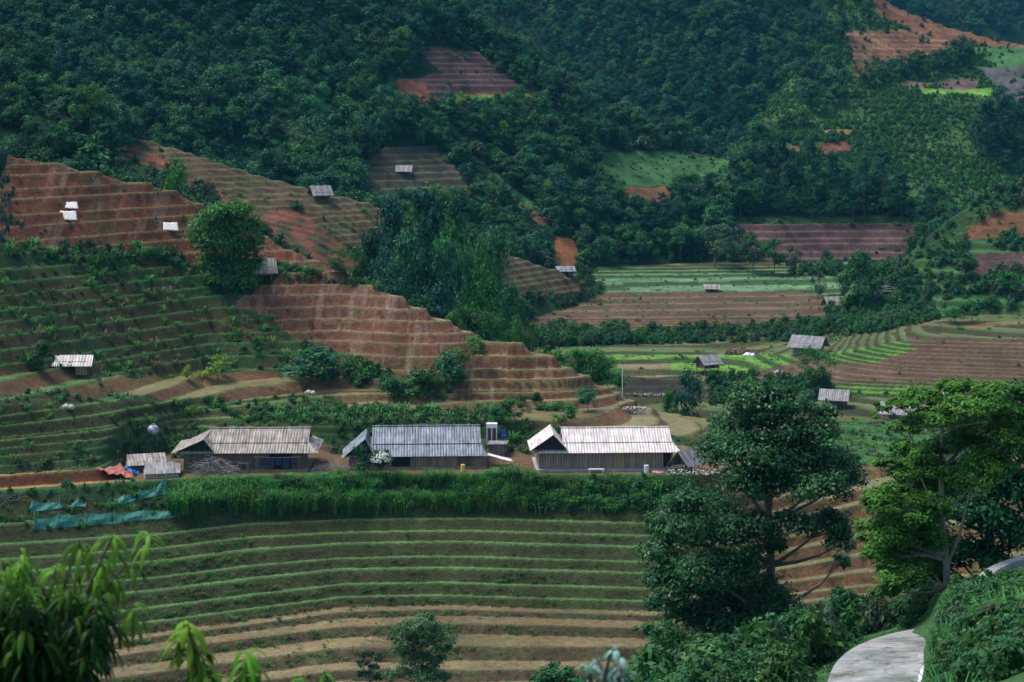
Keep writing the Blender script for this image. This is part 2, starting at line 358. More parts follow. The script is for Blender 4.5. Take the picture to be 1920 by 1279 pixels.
# (polygon in photo pixels on that hill, riser, tread, wet, terrace amount, riser share, cell jitter)
FI = {
 'near': [(None, 'shrub', 'green_t', 0, 0, .3, 0)],
 'hill': [(None, 'green_r', 'green_t', 0, 1, .55, .2),
   ([(-300,952),(2400,952),(2400,1500),(-300,1500)], 'olive_r', 'pale_t', .25, 1, .58, .12),
   ([(-300,1300),(0,1232),(168,1202),(640,1137),(820,1133),(1000,1140),(1230,1147),(1240,1600),(-300,1600)], 'mud_r', 'pad_t', .95, 1, .28, .05),
   ([(1300,905),(2400,820),(2400,1600),(1330,1600),(1270,1160),(1320,1120),(1290,1050),(1350,990)], 'orange_r', 'tan_t', .5, 1, .42, .25),
   ([(-300,892),(60,892),(235,888),(240,912),(60,925),(-300,928)], 'red_r', 'orangepad', .85, 1, .3, 0),
   ([(-300,100),(0,250),(375,330),(430,430),(620,490),(560,498),(490,492),(350,488),(240,470),(80,462),(-300,440)], 'red_r', 'red_t', 0, 1, .62, .35),
   ([(425,580),(520,527),(560,480),(720,500),(900,600),(905,650),(880,668),(800,702),(700,705),(640,655),(560,640),(500,600)], 'wetred_r', 'wetred_t', .45, 1, .5, .5),
   ([(820,760),(870,700),(905,640),(1050,640),(1130,700),(1250,775),(1180,792),(1000,770)], 'wetred_r', 'tan_t', .8, 1, .38, .6),
   ([(190,715),(600,702),(740,735),(900,768),(1250,775),(1330,800),(1330,838),(1200,812),(960,792),(600,796),(470,772),(200,735)], 'brown_r', 'tan_t', .6, 1, .33, .2),
   ([(-300,690),(180,700),(190,745),(-300,745)], 'brown_r', 'pale_t', .2, 1, .5, .5),
   ([(-300,760),(640,745),(640,800),(-300,860)], 'olive_r', 'pale_t', .1, 1, .6, 0),
   ([(250,905),(250,870),(320,846),(1320,843),(1420,900),(1330,902),(960,893),(640,894)], 'soil', 'soil', 0, 1, .3, 0)],
 'valley': [(None, 'olive_r', 'valgreen', .4, 1, .5, .3),
   ([(1090,505),(1700,505),(1700,552),(1090,552)], 'green_r', 'teal_t', .3, 1, .4, .3),
   ([(930,552),(1500,548),(1600,575),(1640,600),(930,622)], 'val_r', 'val_t', .2, 1, .62, .2),
   ([(1600,552),(2400,545),(2400,600),(1620,600)], 'darksoil', 'valgreen', .2, 1, .5, .1),
   ([(1150,664),(1480,664),(1480,700),(1150,700)], 'green_r', 'bright_t', .3, 1, .4, .5),
   ([(1150,680),(1260,680),(1260,706),(1150,706)], 'olive_r', 'tan_t', .6, 1, .4, .1),
   ([(1160,704),(1300,706),(1330,748),(1160,750)], 'darksoil', 'darksoil', .1, .7, .6, .6),
   ([(1330,712),(1520,712),(1560,740),(1350,760)], 'darksoil', 'shrub', .0, .3, .4, 0),
   ([(1500,680),(1700,655),(1700,636),(2400,630),(2400,722),(1400,712),(1440,690)], 'val_r', 'val_t', .1, 1, .55, .1),
   ([(1540,665),(1700,640),(1720,655),(1640,680),(1540,680)], 'green_r', 'bright_t', .1, 1, .5, .1),
   ([(1660,610),(2400,590),(2400,606),(1700,612)], 'orange_r', 'tan_t', .1, 1, .3, 0),
   ([(1480,722),(1700,727),(1700,742),(1480,742)], 'green_r', 'bright_t', .1, 1, .3, 0)],
 'forest_slope': [(None, 'forest', 'forest', 0, 0, .4, 0)],
 'ridge': [(None, 'shrub', 'shrub', 0, 0, .4, 0),
   ([(160,205),(260,245),(230,258),(180,245)], 'grey', 'wetred_t', 0, .3, .4, 0),
   ([(250,250),(420,298),(600,345),(780,400),(860,450),(700,470),(640,470),(560,400),(480,390),(400,350),(300,300)], 'val_r', 'valgreen', 0, .9, .6, .3),
   ([(190,262),(260,270),(300,300),(400,350),(470,390),(560,400),(640,460),(700,510),(690,560),(600,520),(560,470),(450,410),(400,370),(250,300)], 'slide', 'slide', 0, 0, .4, 0),
   ([(870,470),(1000,480),(1110,530),(1100,560),(1040,562),(930,560),(870,540)], 'val_r', 'valgreen', 0, .9, .6, .2)],
 'mountain': [(None, 'forest', 'forest', 0, 0, .4, 0),
   ([(765,93),(840,90),(900,98),(960,150),(1000,172),(1010,178),(900,182),(840,176),(740,185),(740,150),(830,140),(800,110)], 'purple_r', 'purple_t', 0, .9, .55, 0),
   ([(740,150),(790,150),(800,180),(900,172),(1010,172),(1010,184),(780,196),(745,180)], 'slide', 'slide', 0, 0, .5, 0),
   ([(850,178),(1020,175),(1020,190),(850,192)], 'bright_t', 'bright_t', 0, 0, .5, 0),
   ([(676,300),(740,278),(830,275),(880,345),(890,372),(680,385)], 'purple_r', 'green_t', 0, .9, .5, .15),
   ([(885,322),(930,326),(1020,395),(1000,402),(900,360)], 'field', 'field', 0, 0, .5, 0),
   ([(970,375),(1000,392),(1035,420),(1015,424)], 'slide', 'slide', 0, 0, .5, 0),
   ([(1085,300),(1120,285),(1300,280),(1400,305),(1390,345),(1165,350),(1130,330)], 'field', 'field', 0, 0, .5, 0),
   ([(1160,350),(1265,350),(1260,380),(1180,376)], 'orange_r', 'orange_r', 0, 0, .5, 0),
   ([(1110,218),(1170,226),(1240,248),(1235,256),(1120,238)], 'slide', 'slide', 0, 0, .5, 0),
   ([(1290,276),(1370,287),(1440,295),(1430,304),(1300,290)], 'slide', 'slide', 0, 0, .5, 0),
   ([(1040,440),(1070,450),(1095,490),(1060,512),(1040,500)], 'orange', 'orange', 0, 0, .5, 0),
   ([(1360,424),(1420,418),(1720,420),(1700,492),(1500,494),(1380,480)], 'purple_r', 'purple_t', 0, .9, .5, 0),
   ([(1340,408),(1740,405),(1740,421),(1340,422)], 'shrub', 'shrub', 0, 0, .5, 0),
   ([(1190,502),(1460,500),(1460,520),(1190,520)], 'orange_r', 'orange_r', 0, 0, .5, 0)],
 'far_mountain': [(None, 'forest', 'forest', 0, 0, .4, 0)],
 'right_hill': [(None, 'knoll', 'knoll', 0, .5, .4, 0),
   ([(1585,60),(1700,58),(1740,60),(1780,70),(1790,95),(1700,118),(1600,118)], 'red_r', 'wetred_t', 0, 1, .55, 0),
   ([(1600,122),(1640,122),(1640,142),(1600,146)], 'slide', 'slide', 0, 0, .5, 0),
   ([(1600,-60),(1700,0),(1800,45),(1880,60),(2400,60),(2400,96),(1880,90),(1800,84),(1700,60),(1650,30)], 'orange_r', 'slide', 0, .7, .5, .3),
   ([(1810,88),(2400,90),(2400,125),(1870,126)], 'field', 'field', 0, 0, .5, 0),
   ([(1820,126),(2400,126),(2400,186),(1900,186)], 'grey', 'grey', 0, 0, .5, 0),
   ([(1690,155),(1830,150),(1830,168),(1690,166)], 'grey', 'purple_t', 0, .0, .5, 0),
   ([(1720,168),(1860,168),(1862,178),(1720,178)], 'bright_t', 'bright_t', 0, 0, .5, 0),
   ([(1535,243),(1595,243),(1595,251),(1535,252)], 'orangepad', 'orangepad', 0, 0, .5, 0),
   ([(1455,272),(1600,270),(1590,290),(1460,292)], 'slide', 'slide', 0, 0, .5, 0)],
 'distant_mountain': [(None, 'forest', 'forest', 0, 0, .4, 0)],
 'near_right_hill': [(None, 'green_r', 'green_t', 0, .5, .45, .2),
   ([(1700,400),(1800,398),(1870,368),(1870,395),(1790,440),(1680,510),(1660,510)], 'shrub', 'shrub', 0, 0, .5, 0),
   ([(1800,440),(1870,398),(2400,395),(2400,450),(1800,448)], 'slide', 'orange_r', 0, .0, .5, 0),
   ([(1830,480),(2400,470),(2400,520),(1830,520)], 'purple_r', 'purple_r', 0, .2, .5, 0)]}
C['orange_r'] = (.17, .085, .04)
WJ = np.where(wild, 1.9, 1.0)
JX = PX+fbm(X/7, Y/7, 31, 4)*9*WJ*np.clip(300/DD, .3, 1.6); JY = PY+fbm(X/7, Y/7, 32, 4)*5*WJ*np.clip(300/DD, .3, 1.6)
Tr = np.zeros(H.shape+(3,), np.float32); Ri = Tr.copy(); Wt = np.zeros(H.shape, np.float32); Ta = Wt.copy(); Bf = Wt.copy()+.4; Cj = Wt.copy(); FID = np.zeros(H.shape, np.int16)
for nm in names:
    msk = LAB == ID[nm]
    for n, (P, r, t, wt, ta, bf, cj) in enumerate(FI[nm]):
        s = msk if P is None else msk & inpoly(JX, JY, P)
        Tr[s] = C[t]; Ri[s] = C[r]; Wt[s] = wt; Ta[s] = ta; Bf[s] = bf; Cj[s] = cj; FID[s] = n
HT = H.copy(); RS = np.zeros(H.shape); LF = np.zeros(H.shape)
for nm, lev, amp in (('hill', lev_hill, .26), ('valley', lev_val, .3), ('ridge', lev_mtn*.6, .3), ('mountain', lev_mtn*.9, .25), ('right_hill', lev_mtn, .3), ('near_right_hill', lev_val*1.6, .3)):
    msk = (LAB == ID[nm]) & (Ta > 0)
    zt, s, f, lip, k = terrace(lev, amp, Cj, Bf)
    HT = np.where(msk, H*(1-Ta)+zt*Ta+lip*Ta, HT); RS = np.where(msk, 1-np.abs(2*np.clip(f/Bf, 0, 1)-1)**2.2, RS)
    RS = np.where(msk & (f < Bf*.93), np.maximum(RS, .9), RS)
    LF = np.where(msk, np.clip(1-np.abs(f/Bf-1.12)/.3, 0, 1), LF)
    Wt = np.where(msk, Wt*sstep(1.2, 1.5, f/Bf)*(_h(k, np.floor(cell*37), 9) < .8), Wt)
gul = np.clip(fbm(X/1.0, Y/7, 45, 3)+.15, 0, 1)
HT -= np.where((LAB == ID['hill']) & np.isin(FID, [5, 6, 7, 3]), gul*.55*RS, 0)+np.where((LAB == ID['hill']) & (FID == 0), np.clip(fbm(X/2.2, Y/5, 46, 3), 0, 1)*.45*RS, 0)
# risers: ragged earth
HT += np.where(RS > .5, fbm(X/1.3, Y/1.3, 41, 3)*.10, fbm(X/3, Y/3, 43, 2)*.015)
RS = np.where((RS > 0) & ((LAB == ID['mountain']) | (LAB == ID['right_hill'])), RS, RS)
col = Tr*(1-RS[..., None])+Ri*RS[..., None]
# grass on lips and grown-over risers, bare patches
g1 = sstep(-.1, .35, fbm(X/6, Y/6, 51, 4)); g2 = sstep(.05, .3, fbm(X/2.2, Y/2.2, 52, 4))
farm = (Ta > 0) & (FID != 0)
isg = (LAB == ID['hill']) & (FID == 0) & (RS > .3)
col = np.where(isg[..., None], col*(1-.6*g1[..., None])+np.array(C['brown_r'])*.8*.6*g1[..., None], col)
isg = np.isin(LAB, [ID['hill'], ID['valley'], ID['ridge']]) & (FID > 0)
wgt = np.where(isg, np.maximum(LF*.35, RS*g2*.45*g1), 0)[..., None]
col = col*(1-wgt)+np.array((.075, .12, .035))*wgt
isb = (LAB == ID['hill']) & (FID == 1) & (RS > .3)
col = np.where(isb[..., None], col*(1-.45*g1[..., None])+np.array((.045, .065, .02))*.45*g1[..., None], col)
iss = (LAB == ID['ridge']) & (FID == 3)
col = np.where(iss[..., None], col*(1-.8*g2[..., None])+np.array((.05, .07, .03))*.8*g2[..., None], col)
str_ = sstep(.1, .5, fbm(X/.7, Y/5, 61, 3))[..., None]   # pale washed-out streaks running down the wet red banks
isw = (LAB == ID['hill']) & ((FID == 6) | (FID == 7) | (FID == 5)) & (RS > .3)
col = np.where(isw[..., None], col*(1-.35*str_)+np.array((.34, .25, .21))*.35*str_, col)
rowt = np.sin(Y*3.3/np.clip(DD/350,1,3)+fbm(X/9, Y/9, 81, 2)*5)*.22+fbm(X/1.6, Y/1.6, 82, 3)*.5
col *= np.where(wild & (FID > 0), 1+rowt, 1+fbm(X/2.4, Y/2.4, 83, 3)*.3)[..., None]
col *= (1+fbm(X/18, Y/18, 71, 3)*.22)[..., None]
col = np.clip(col, .004, .9)
H = HT; PYT = HY-H/DD*F
VMIN = np.minimum.accumulate(PYT, 1)     # highest screen row reached so far along each azimuth

idx = np.arange(len(CP)*len(DS)).reshape(len(CP), len(DS))
V = np.stack([X, Y, H], -1).reshape(-1, 3)
Q = np.stack([idx[:-1, :-1], idx[1:, :-1], idx[1:, 1:], idx[:-1, 1:]], -1)
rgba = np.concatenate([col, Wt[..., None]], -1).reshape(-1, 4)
ND = {'near': 'roadside_hill', 'hill': 'terraced_hill', 'valley': 'valley_floor', 'forest_slope': 'wooded_slope', 'ridge': 'red_soil_ridge', 'mountain': 'mountain', 'far_mountain': 'far_mountain', 'right_hill': 'green_hill', 'distant_mountain': 'distant_mountain', 'near_right_hill': 'farm_hill'}
for nm in names:
    q = Q[LAB[:-1, :-1] == ID[nm]]
    if not len(q): continue
    u, inv = np.unique(q.ravel(), return_inverse=True)
    o = mesh_np(ND[nm], V[u], inv.reshape(-1, 4), TERR, smooth=nm not in ('hill', 'valley', 'ridge', 'near_right_hill'), cols=rgba[u]); o['kind'] = 'structure'

def zat(px, d):
    i = min(max((px-CP[0])/3.0, 0), len(CP)-1.001); j = np.interp(d, DS, np.arange(len(DS))); j = min(j, len(DS)-1.001)
    a, b = int(i), int(j); fi, fj = i-a, j-b
    return float((H[a, b]*(1-fj)+H[a, b+1]*fj)*(1-fi)+(H[a+1, b]*(1-fj)+H[a+1, b+1]*fj)*fi)
def zxy(x, y): return zat(960+x*F/y, y)
def hit(px, py, dmin=0, lay=None):
    i = int(round((px-CP[0])/3.0)); i = min(max(i, 0), len(CP)-1)
    ok = (PYT[i] <= py) & (DS >= dmin)
    if lay: ok &= (LAB[i] == ID[lay])
    j = int(ok.argmax()) if ok.any() else len(DS)-2
    d = DS[j]; return Vector(((px-960)/F*d, d, zat(px, d)))

# ------------------------------------------------------------------ plants
def unit(v): return v/np.maximum(np.linalg.norm(v, axis=-1, keepdims=True), 1e-6)
def leafquads(P, N, size, aspect, tint, rng, droop=0.0):
    "rhombic leaves at P facing N; tint is the per-leaf clump value"
    n = len(P); r = rng.normal(size=(n, 3)); r[:, 2] -= droop
    T = unit(np.cross(N, np.cross(r, N))); B_ = np.cross(N, T)
    s = size*(.6+.8*rng.rand(n))[:, None] if np.isscalar(size) else size[:, None]
    a = T*s*.5; b = B_*s*.5*aspect
    V = np.stack([P-a, P-a*.1+b, P+a, P-a*.1-b], 1).reshape(-1, 3)
    Fq = np.arange(4*n).reshape(n, 4)
    c = np.repeat(np.clip(tint, 0, 1), 4)
    return V, Fq, np.stack([c, c, c, np.ones_like(c)], -1)
def crown(lobes, n, size, aspect=.55, seed=1, sub=14, spread=.30, up=.5, droop=0, inner=.25, jit=.25):
    rng = np.random.RandomState(seed)
    c = np.array([l[:3] for l in lobes], float); r = np.array([l[3:6] for l in lobes], float)
    wt = (r[:, 0]*r[:, 1]+r[:, 0]*r[:, 2]+r[:, 1]*r[:, 2]); wt = wt/wt.sum()
    S = []
    for i in range(len(lobes)):
        m = max(3, int(sub*len(lobes)*wt[i]))
        u = unit(rng.normal(size=(m, 3))); u[:, 2] = np.where(u[:, 2] < -.35, -u[:, 2]*.6, u[:, 2])
        rad = np.where(rng.rand(m) < inner, rng.rand(m)*.7, .72+.3*rng.rand(m))
        S.append(np.concatenate([c[i]+u*r[i]*rad[:, None], u, np.full((m, 1), r[i].min()), rng.rand(m, 1)], 1))
    S = np.concatenate(S)
    k = rng.randint(0, len(S), n); q = S[k]
    g = rng.normal(size=(n, 3))*np.array([1, 1, .7]); off = g*(q[:, 6:7]*spread)
    P = q[:, :3]+off
    N = unit(q[:, 3:6]*.6+unit(off)*.5+np.array([0, 0, up])+rng.normal(size=(n, 3))*.45)
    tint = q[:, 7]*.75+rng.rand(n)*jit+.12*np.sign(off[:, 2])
    return leafquads(P, N, size, aspect, tint, rng, droop)

LM = {
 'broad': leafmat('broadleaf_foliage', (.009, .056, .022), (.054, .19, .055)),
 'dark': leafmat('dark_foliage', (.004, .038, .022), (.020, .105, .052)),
 'pine': leafmat('pine_needles', (.005, .038, .026), (.018, .090, .054)),
 'bamboo': leafmat('bamboo_foliage', (.014, .085, .022), (.065, .235, .05)),
 'lime': leafmat('pale_green_foliage', (.014, .085, .016), (.085, .25, .04)),
 'yellow': leafmat('yellow_green_foliage', (.13, .20, .03), (.32, .42, .06)),
 'shrub': leafmat('shrub_foliage', (.009, .056, .020), (.050, .170, .045)),
 'grey': leafmat('grey_green_foliage', (.025, .06, .032), (.09, .15, .08)),
 'teal': leafmat('glossy_dark_foliage', (.006, .042, .020), (.046, .145, .058), rough=.4),
 'grass': leafmat('grass_blades', (.014, .072, .020), (.10, .29, .06)),
 'dry': leafmat('dry_grass_blades', (.07, .08, .035), (.20, .19, .10)),
 'young': leafmat('young_shoot_leaves', (.008, .042, .006), (.17, .37, .03), rough=.42, trans=.35, spread=.1),
}
BARK = simple('bark', (.10, .085, .065), (.24, .21, .17), 6, .9, .5, .03)
PALEBARK = simple('pale_bark', (.22, .21, .17), (.42, .40, .33), 5, .9, .4, .02)
DBARK = simple('dark_bark', (.05, .04, .03), (.12, .10, .075), 6, .9, .5, .03)

def trunkmesh(h, r, limbs, seed=1, lean=.03, base=0):
    rng = random.Random(seed); b = MB()
    pts = [Vector((math.sin(i*1.3+seed)*lean*i/5*h, math.cos(i*1.7+seed)*lean*i/5*h, base+h*i/6)) for i in range(7)]
    b.tube(pts, r, r*.35, 8)
    for (ex, ey, ez, s) in limbs:
        p0 = pts[min(5, max(1, int(s*6)))]; p3 = Vector((ex, ey, ez)); mid = p0.lerp(p3, .5)+Vector((0, 0, -.06*h+rng.random()*.04*h))
        b.tube([p0, p0.lerp(mid, .6)+Vector((0,0,.0)), mid, p3], r*.5, r*.12, 6)
    return b
PROTO = {}
def blobs(n, seed, z0, z1, shape='round', rr=.2):
    rng = np.random.RandomState(seed); L_ = []
    for i in range(n):
        f = (i+.5)/n; z = z0+(z1-z0)*f
        if shape == 'round': R_ = .5*math.sin(math.pi*(.18+.72*f))**.8
        elif shape == 'cone': R_ = .5*(1-f)**.7*.9+.04
        elif shape == 'dome': R_ = .5*math.cos(f*1.35)
        elif shape == 'vase': R_ = .15+.35*f if f < .8 else .3
        elif shape == 'tall': R_ = .30+.18*math.sin(f*7+seed)
        a = rng.rand()*6.28+i*2.4; q = rr*(.75+.5*rng.rand()); rd = max(0, R_-q*.8)
        L_.append((math.cos(a)*rd, math.sin(a)*rd, z, q, q, q*(.8 if shape != 'cone' else .5)))
    return L_
def proto(key, mat, lobes, n, size, trunk_r=.018, th=.6, bark=None, **k):
    V_, Fq, c = crown(lobes, n, size, **k)
    q_ = np.percentile(np.hypot(V_[:, 0], V_[:, 1]), 97); V_[:, :2] *= .5/q_; V_[:, 2] *= 1/np.percentile(V_[:, 2], 99.3)
    me = mesh_np('crown', V_, Fq, LM[mat], cols=c); COL.objects.unlink(me)
    lm = [(l[0]*.7, l[1]*.7, l[2], .35+.1*(i % 4)) for i, l in enumerate(lobes[::2])][:5]
    tm = trunkmesh(th, trunk_r, lm, seed=len(PROTO)+1).build('trunk', bark or BARK); COL.objects.unlink(tm)
    PROTO[key] = (me.data, tm.data)
    bpy.data.objects.remove(me); bpy.data.objects.remove(tm)
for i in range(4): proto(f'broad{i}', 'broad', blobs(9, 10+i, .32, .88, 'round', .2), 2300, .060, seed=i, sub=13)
for i in range(2): proto(f'dark{i}', 'dark', blobs(9, 20+i, .25, .9, 'round', .19), 2300, .055, seed=i+5, sub=13)
for i in range(2): proto(f'tall{i}', 'broad', blobs(10, 30+i, .25, .92, 'tall', .17), 2300, .055, seed=i+9, sub=11)
for i in range(2): proto(f'pine{i}', 'pine', blobs(15, 40+i, .28, .96, 'cone', .15), 2600, .05, aspect=.35, seed=i+15, sub=9, up=.9, trunk_r=.016, th=.95, bark=DBARK)
for i in range(2): proto(f'bamboo{i}', 'bamboo', blobs(14, 50+i, .22, .94, 'vase', .15), 2800, .055, aspect=.3, seed=i+25, sub=12, droop=1.0, spread=.42, th=.7, trunk_r=.01)
for i in range(2): proto(f'lime{i}', 'lime', blobs(8, 60+i, .35, .88, 'round', .2), 2000, .055, seed=i+35, sub=11)
for i in range(3): proto(f'shrub{i}', 'shrub', blobs(8, 70+i, .18, .72, 'dome', .23), 1500, .075, seed=i+45, sub=10, th=.3)
proto('grey0', 'grey', blobs(8, 80, .3, .85, 'round', .2), 2000, .05, seed=55, sub=12)
proto('yellow0', 'yellow', blobs(8, 90, .15, .8, 'dome', .2), 1400, .06, seed=65, sub=10, th=.35)
proto('teal0', 'teal', blobs(12, 95, .12, .85, 'round', .19), 5200, .036, seed=75, sub=16, th=.5)
proto('lowshrub0', 'shrub', blobs(6, 96, .1, .5, 'dome', .25), 420, .12, seed=85, sub=8, th=.2)
proto('lowshrub2', 'lime', blobs(6, 98, .1, .5, 'dome', .25), 420, .12, seed=87, sub=8, th=.2)
proto('lowshrub1', 'grey', blobs(6, 97, .1, .5, 'dome', .25), 420, .12, seed=86, sub=8, th=.2)

def grassproto(key, mat, n, h, w, bw, seed, curl=.5):
    rng = np.random.RandomState(seed); Vs = []; Fs = []; cs = []
    for i in range(n):
        a = rng.rand()*6.28; r0 = rng.rand()**.5*w*.35; x, y = math.cos(a)*r0, math.sin(a)*r0
        a2 = a+rng.normal()*.6; hh = h*(.6+.5*rng.rand()); out = w*(.15+curl*rng.rand()); dx, dy = math.cos(a2), math.sin(a2)
        sx, sy = -dy*bw, dx*bw; b = len(Vs); tn = rng.rand()
        for f, o, wd in ((0, 0, 1), (.55, .25, .9), (.95, .75, .6), (.88, 1.25, .0)):
            px_, py_, pz = x+dx*out*o, y+dy*out*o, hh*f
            Vs += [(px_-sx*wd, py_-sy*wd, pz), (px_+sx*wd, py_+sy*wd, pz)]; cs += [tn*.7+.3*f]*2
        for k in range(3): Fs.append((b+2*k, b+2*k+1, b+2*k+3, b+2*k+2))
    c = np.array(cs); o = mesh_np('blades', Vs, Fs, LM[mat], cols=np.stack([c, c, c, np.ones_like(c)], -1)); me = o.data
    bpy.data.objects.remove(o); PROTO[key] = (me, None)
grassproto('tuft0', 'grass', 26, 1, 1, .05, 1); grassproto('tuft1', 'dry', 22, 1, 1, .045, 2); grassproto('blade0', 'grass', 90, 1, .9, .018, 3, .7); grassproto('blade1', 'grass', 90, 1, .8, .02, 4, .5)

GREENCATS = {'pine': 'pine tree', 'bamboo': 'bamboo', 'shrub': 'bush', 'lowshrub': 'bush', 'tuft': 'grass', 'tall': 'tree', 'yellow': 'bush'}
def plant(key, p, w_, h_, label, cat, name, group=None, rz=None, trunk=True):
    c, t = PROTO[key]
    e = empty(name, p, (random.random()*6.28 if rz is None else rz), label=label, cat=cat, group=group)
    e.scale = (w_, w_, h_)
    o = bpy.data.objects.new('crown' if 'bush' not in name else 'foliage', c); link(o, e)
    if t and trunk: link(bpy.data.objects.new('trunk' if 'bush' not in name else 'stem', t), e)
    return e
def scatter(name, pts, keys, label, cat, group=None):
    "one uncountable mass: instances of the given crowns on points"
    # pts: list of (x, y, z, w, h, keyindex)
    me = bpy.data.meshes.new(name); P = np.array(pts, np.float32)
    me.vertices.add(len(P)); me.vertices.foreach_set('co', P[:, :3].ravel())
    for nm, ty, dat in (('siz', 'FLOAT_VECTOR', P[:, [3, 3, 4]]), ('kid', 'INT', P[:, 5].astype(np.int32)), ('rz', 'FLOAT', R.rand(len(P)).astype(np.float32)*6.28)):
        a = me.attributes.new(nm, ty, 'POINT'); a.data.foreach_set('vector' if ty == 'FLOAT_VECTOR' else 'value', np.ascontiguousarray(dat).ravel())
    o = bpy.data.objects.new(name, me); link(o); tag(o, label, cat, group, 'stuff')
    g = bpy.data.node_groups.new(name, 'GeometryNodeTree')
    g.interface.new_socket('Geometry', in_out='INPUT', socket_type='NodeSocketGeometry'); g.interface.new_socket('Geometry', in_out='OUTPUT', socket_type='NodeSocketGeometry')
    N = g.nodes.new; Lk = g.links.new; gi = N('NodeGroupInput'); go = N('NodeGroupOutput'); jn = N('GeometryNodeJoinGeometry')
    def na(nm, ty):
        n = N('GeometryNodeInputNamedAttribute'); n.data_type = ty; n.inputs[0].default_value = nm; return next(s for s in n.outputs if s.enabled and s.name == 'Attribute')
    sz = na('siz', 'FLOAT_VECTOR'); kd = na('kid', 'INT'); rz = na('rz', 'FLOAT'); cx = N('ShaderNodeCombineXYZ'); Lk(rz, cx.inputs[2])
    for i, src in enumerate(keys):
        oi = N('GeometryNodeObjectInfo'); oi.transform_space = 'ORIGINAL'; oi.inputs['Object'].default_value = src
        cp = N('FunctionNodeCompare'); cp.data_type = 'INT'; cp.operation = 'EQUAL'
        ins = [s for s in cp.inputs if s.enabled]; Lk(kd, ins[0]); ins[1].default_value = i
        ip = N('GeometryNodeInstanceOnPoints'); Lk(gi.outputs[0], ip.inputs['Points']); Lk(cp.outputs[0], ip.inputs['Selection'])
        Lk(oi.outputs['Geometry'], ip.inputs['Instance']); Lk(cx.outputs[0], ip.inputs['Rotation']); Lk(sz, ip.inputs['Scale']); Lk(ip.outputs[0], jn.inputs[0])
    Lk(jn.outputs[0], go.inputs[0])
    md = o.modifiers.new('scatter', 'NODES'); md.node_group = g
    return o

# ---- forest: candidates over the wooded hills, kept where the photo could show them
def cand(layers, fids, dens, hmin, hmax, pxr=(-120, 2040), pymin=-70, poly=None, seed=0, ratio=.85, kinds=((('broad0'), 1),), zone='', vis=True):
    rng = np.random.RandomState(seed); out = []
    lm = np.isin(LAB, [ID[l] for l in layers]); 
    if fids is not None: lm &= np.isin(FID, fids)
    if poly is not None: lm &= inpoly(PX, PYT, poly)
    lm &= (PX > pxr[0]) & (PX < pxr[1])
    area = (3.0/F*DD)*np.gradient(DS)[None, :]
    pr = area*dens*lm
    ii, jj = np.nonzero(rng.rand(*pr.shape) < pr)
    ks = [k for k, _ in kinds]; wk = np.array([q for _, q in kinds], float); wk /= wk.sum()
    clump = fbm(X[ii, jj]/14, Y[ii, jj]/14, seed+3, 2)
    for i, j, c in zip(ii, jj, clump):
        d = DS[j]; h = hmin+(hmax-hmin)*min(1, max(0, .48+c*.7+rng.normal()*.22)); z = H[i, j]
        top = HY-(z+h)/d*F
        if vis and (top > VMIN[i, max(0, j-2)]-1.5 or top > 1330): continue
        if top < pymin-60 and HY-z/d*F < pymin: continue
        px = CP[i]+rng.rand()*3-1.5
        out.append(((px-960)/F*d, d, z-.25, h*ratio*(.75+.5*rng.rand()), h, ks[rng.choice(len(ks), p=wk)], zone, h/d))
    return out
B3 = (('broad0', 3), ('broad1', 3), ('broad2', 3), ('broad3', 3), ('dark0', 3), ('dark1', 3), ('tall0', 2), ('tall1', 2), ('pine0', 1.3), ('pine1', 1), ('lime0', .8), ('lime1', .6), ('bamboo0', 1.2), ('bamboo1', .8), ('grey0', 1.2), ('shrub1', 2))
DK = (('dark0', 4), ('dark1', 4), ('broad0', 2), ('broad1', 1), ('tall0', 1.5), ('pine0', 1))  # darker kinds: dimness of the upper and far slopes put into leaf colour
trees = []
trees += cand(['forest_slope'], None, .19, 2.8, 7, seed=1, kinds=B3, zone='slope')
trees += cand(['ridge', 'valley'], [0], .15, 3, 7.5, seed=8, kinds=B3, zone='slope', poly=[(-250,60),(60,130),(165,215),(230,270),(190,330),(120,420),(-250,420)])
trees += cand(['mountain'], [0], .17, 2.0, 8.5, seed=2, kinds=B3, zone='mountain', poly=[(-200,130),(500,170),(900,60),(1000,90),(1500,240),(2400,300),(2400,700),(-200,700)])
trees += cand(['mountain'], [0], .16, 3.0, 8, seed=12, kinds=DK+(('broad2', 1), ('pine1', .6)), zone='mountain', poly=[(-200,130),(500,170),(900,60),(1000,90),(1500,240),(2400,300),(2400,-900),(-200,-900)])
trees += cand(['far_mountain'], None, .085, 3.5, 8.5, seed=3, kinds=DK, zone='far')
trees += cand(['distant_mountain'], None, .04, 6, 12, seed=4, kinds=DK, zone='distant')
trees += cand(['right_hill'], [0], .07, 3.5, 8, seed=5, kinds=B3, zone='saddle', poly=[(1380,300),(1500,215),(1580,150),(1690,125),(1790,85),(1815,95),(1810,140),(1700,150),(1600,178),(1540,225),(1440,275),(1440,300)])
trees += cand(['right_hill'], [0], .06, 4, 10, seed=15, kinds=(('pine0',1),('pine1',1),('dark0',1)), zone='saddle', poly=[(1830,210),(1960,190),(2100,200),(2100,340),(1900,345),(1850,300)])
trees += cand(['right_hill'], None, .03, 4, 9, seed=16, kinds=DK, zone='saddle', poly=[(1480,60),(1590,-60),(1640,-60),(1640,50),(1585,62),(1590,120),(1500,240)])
trees += cand(['ridge'], [0], .10, 1.0, 2.8, seed=7, kinds=B3, zone='gully', poly=[(900,560),(1040,560),(1110,565),(1200,600),(1200,700),(900,700)])
trees += cand(['ridge'], [0], .12, 3, 8, seed=6, kinds=B3, zone='gully', poly=[(690,395),(760,410),(850,450),(870,500),(870,560),(930,590),(940,700),(680,600),(690,520)])
print('forest candidates', len(trees))
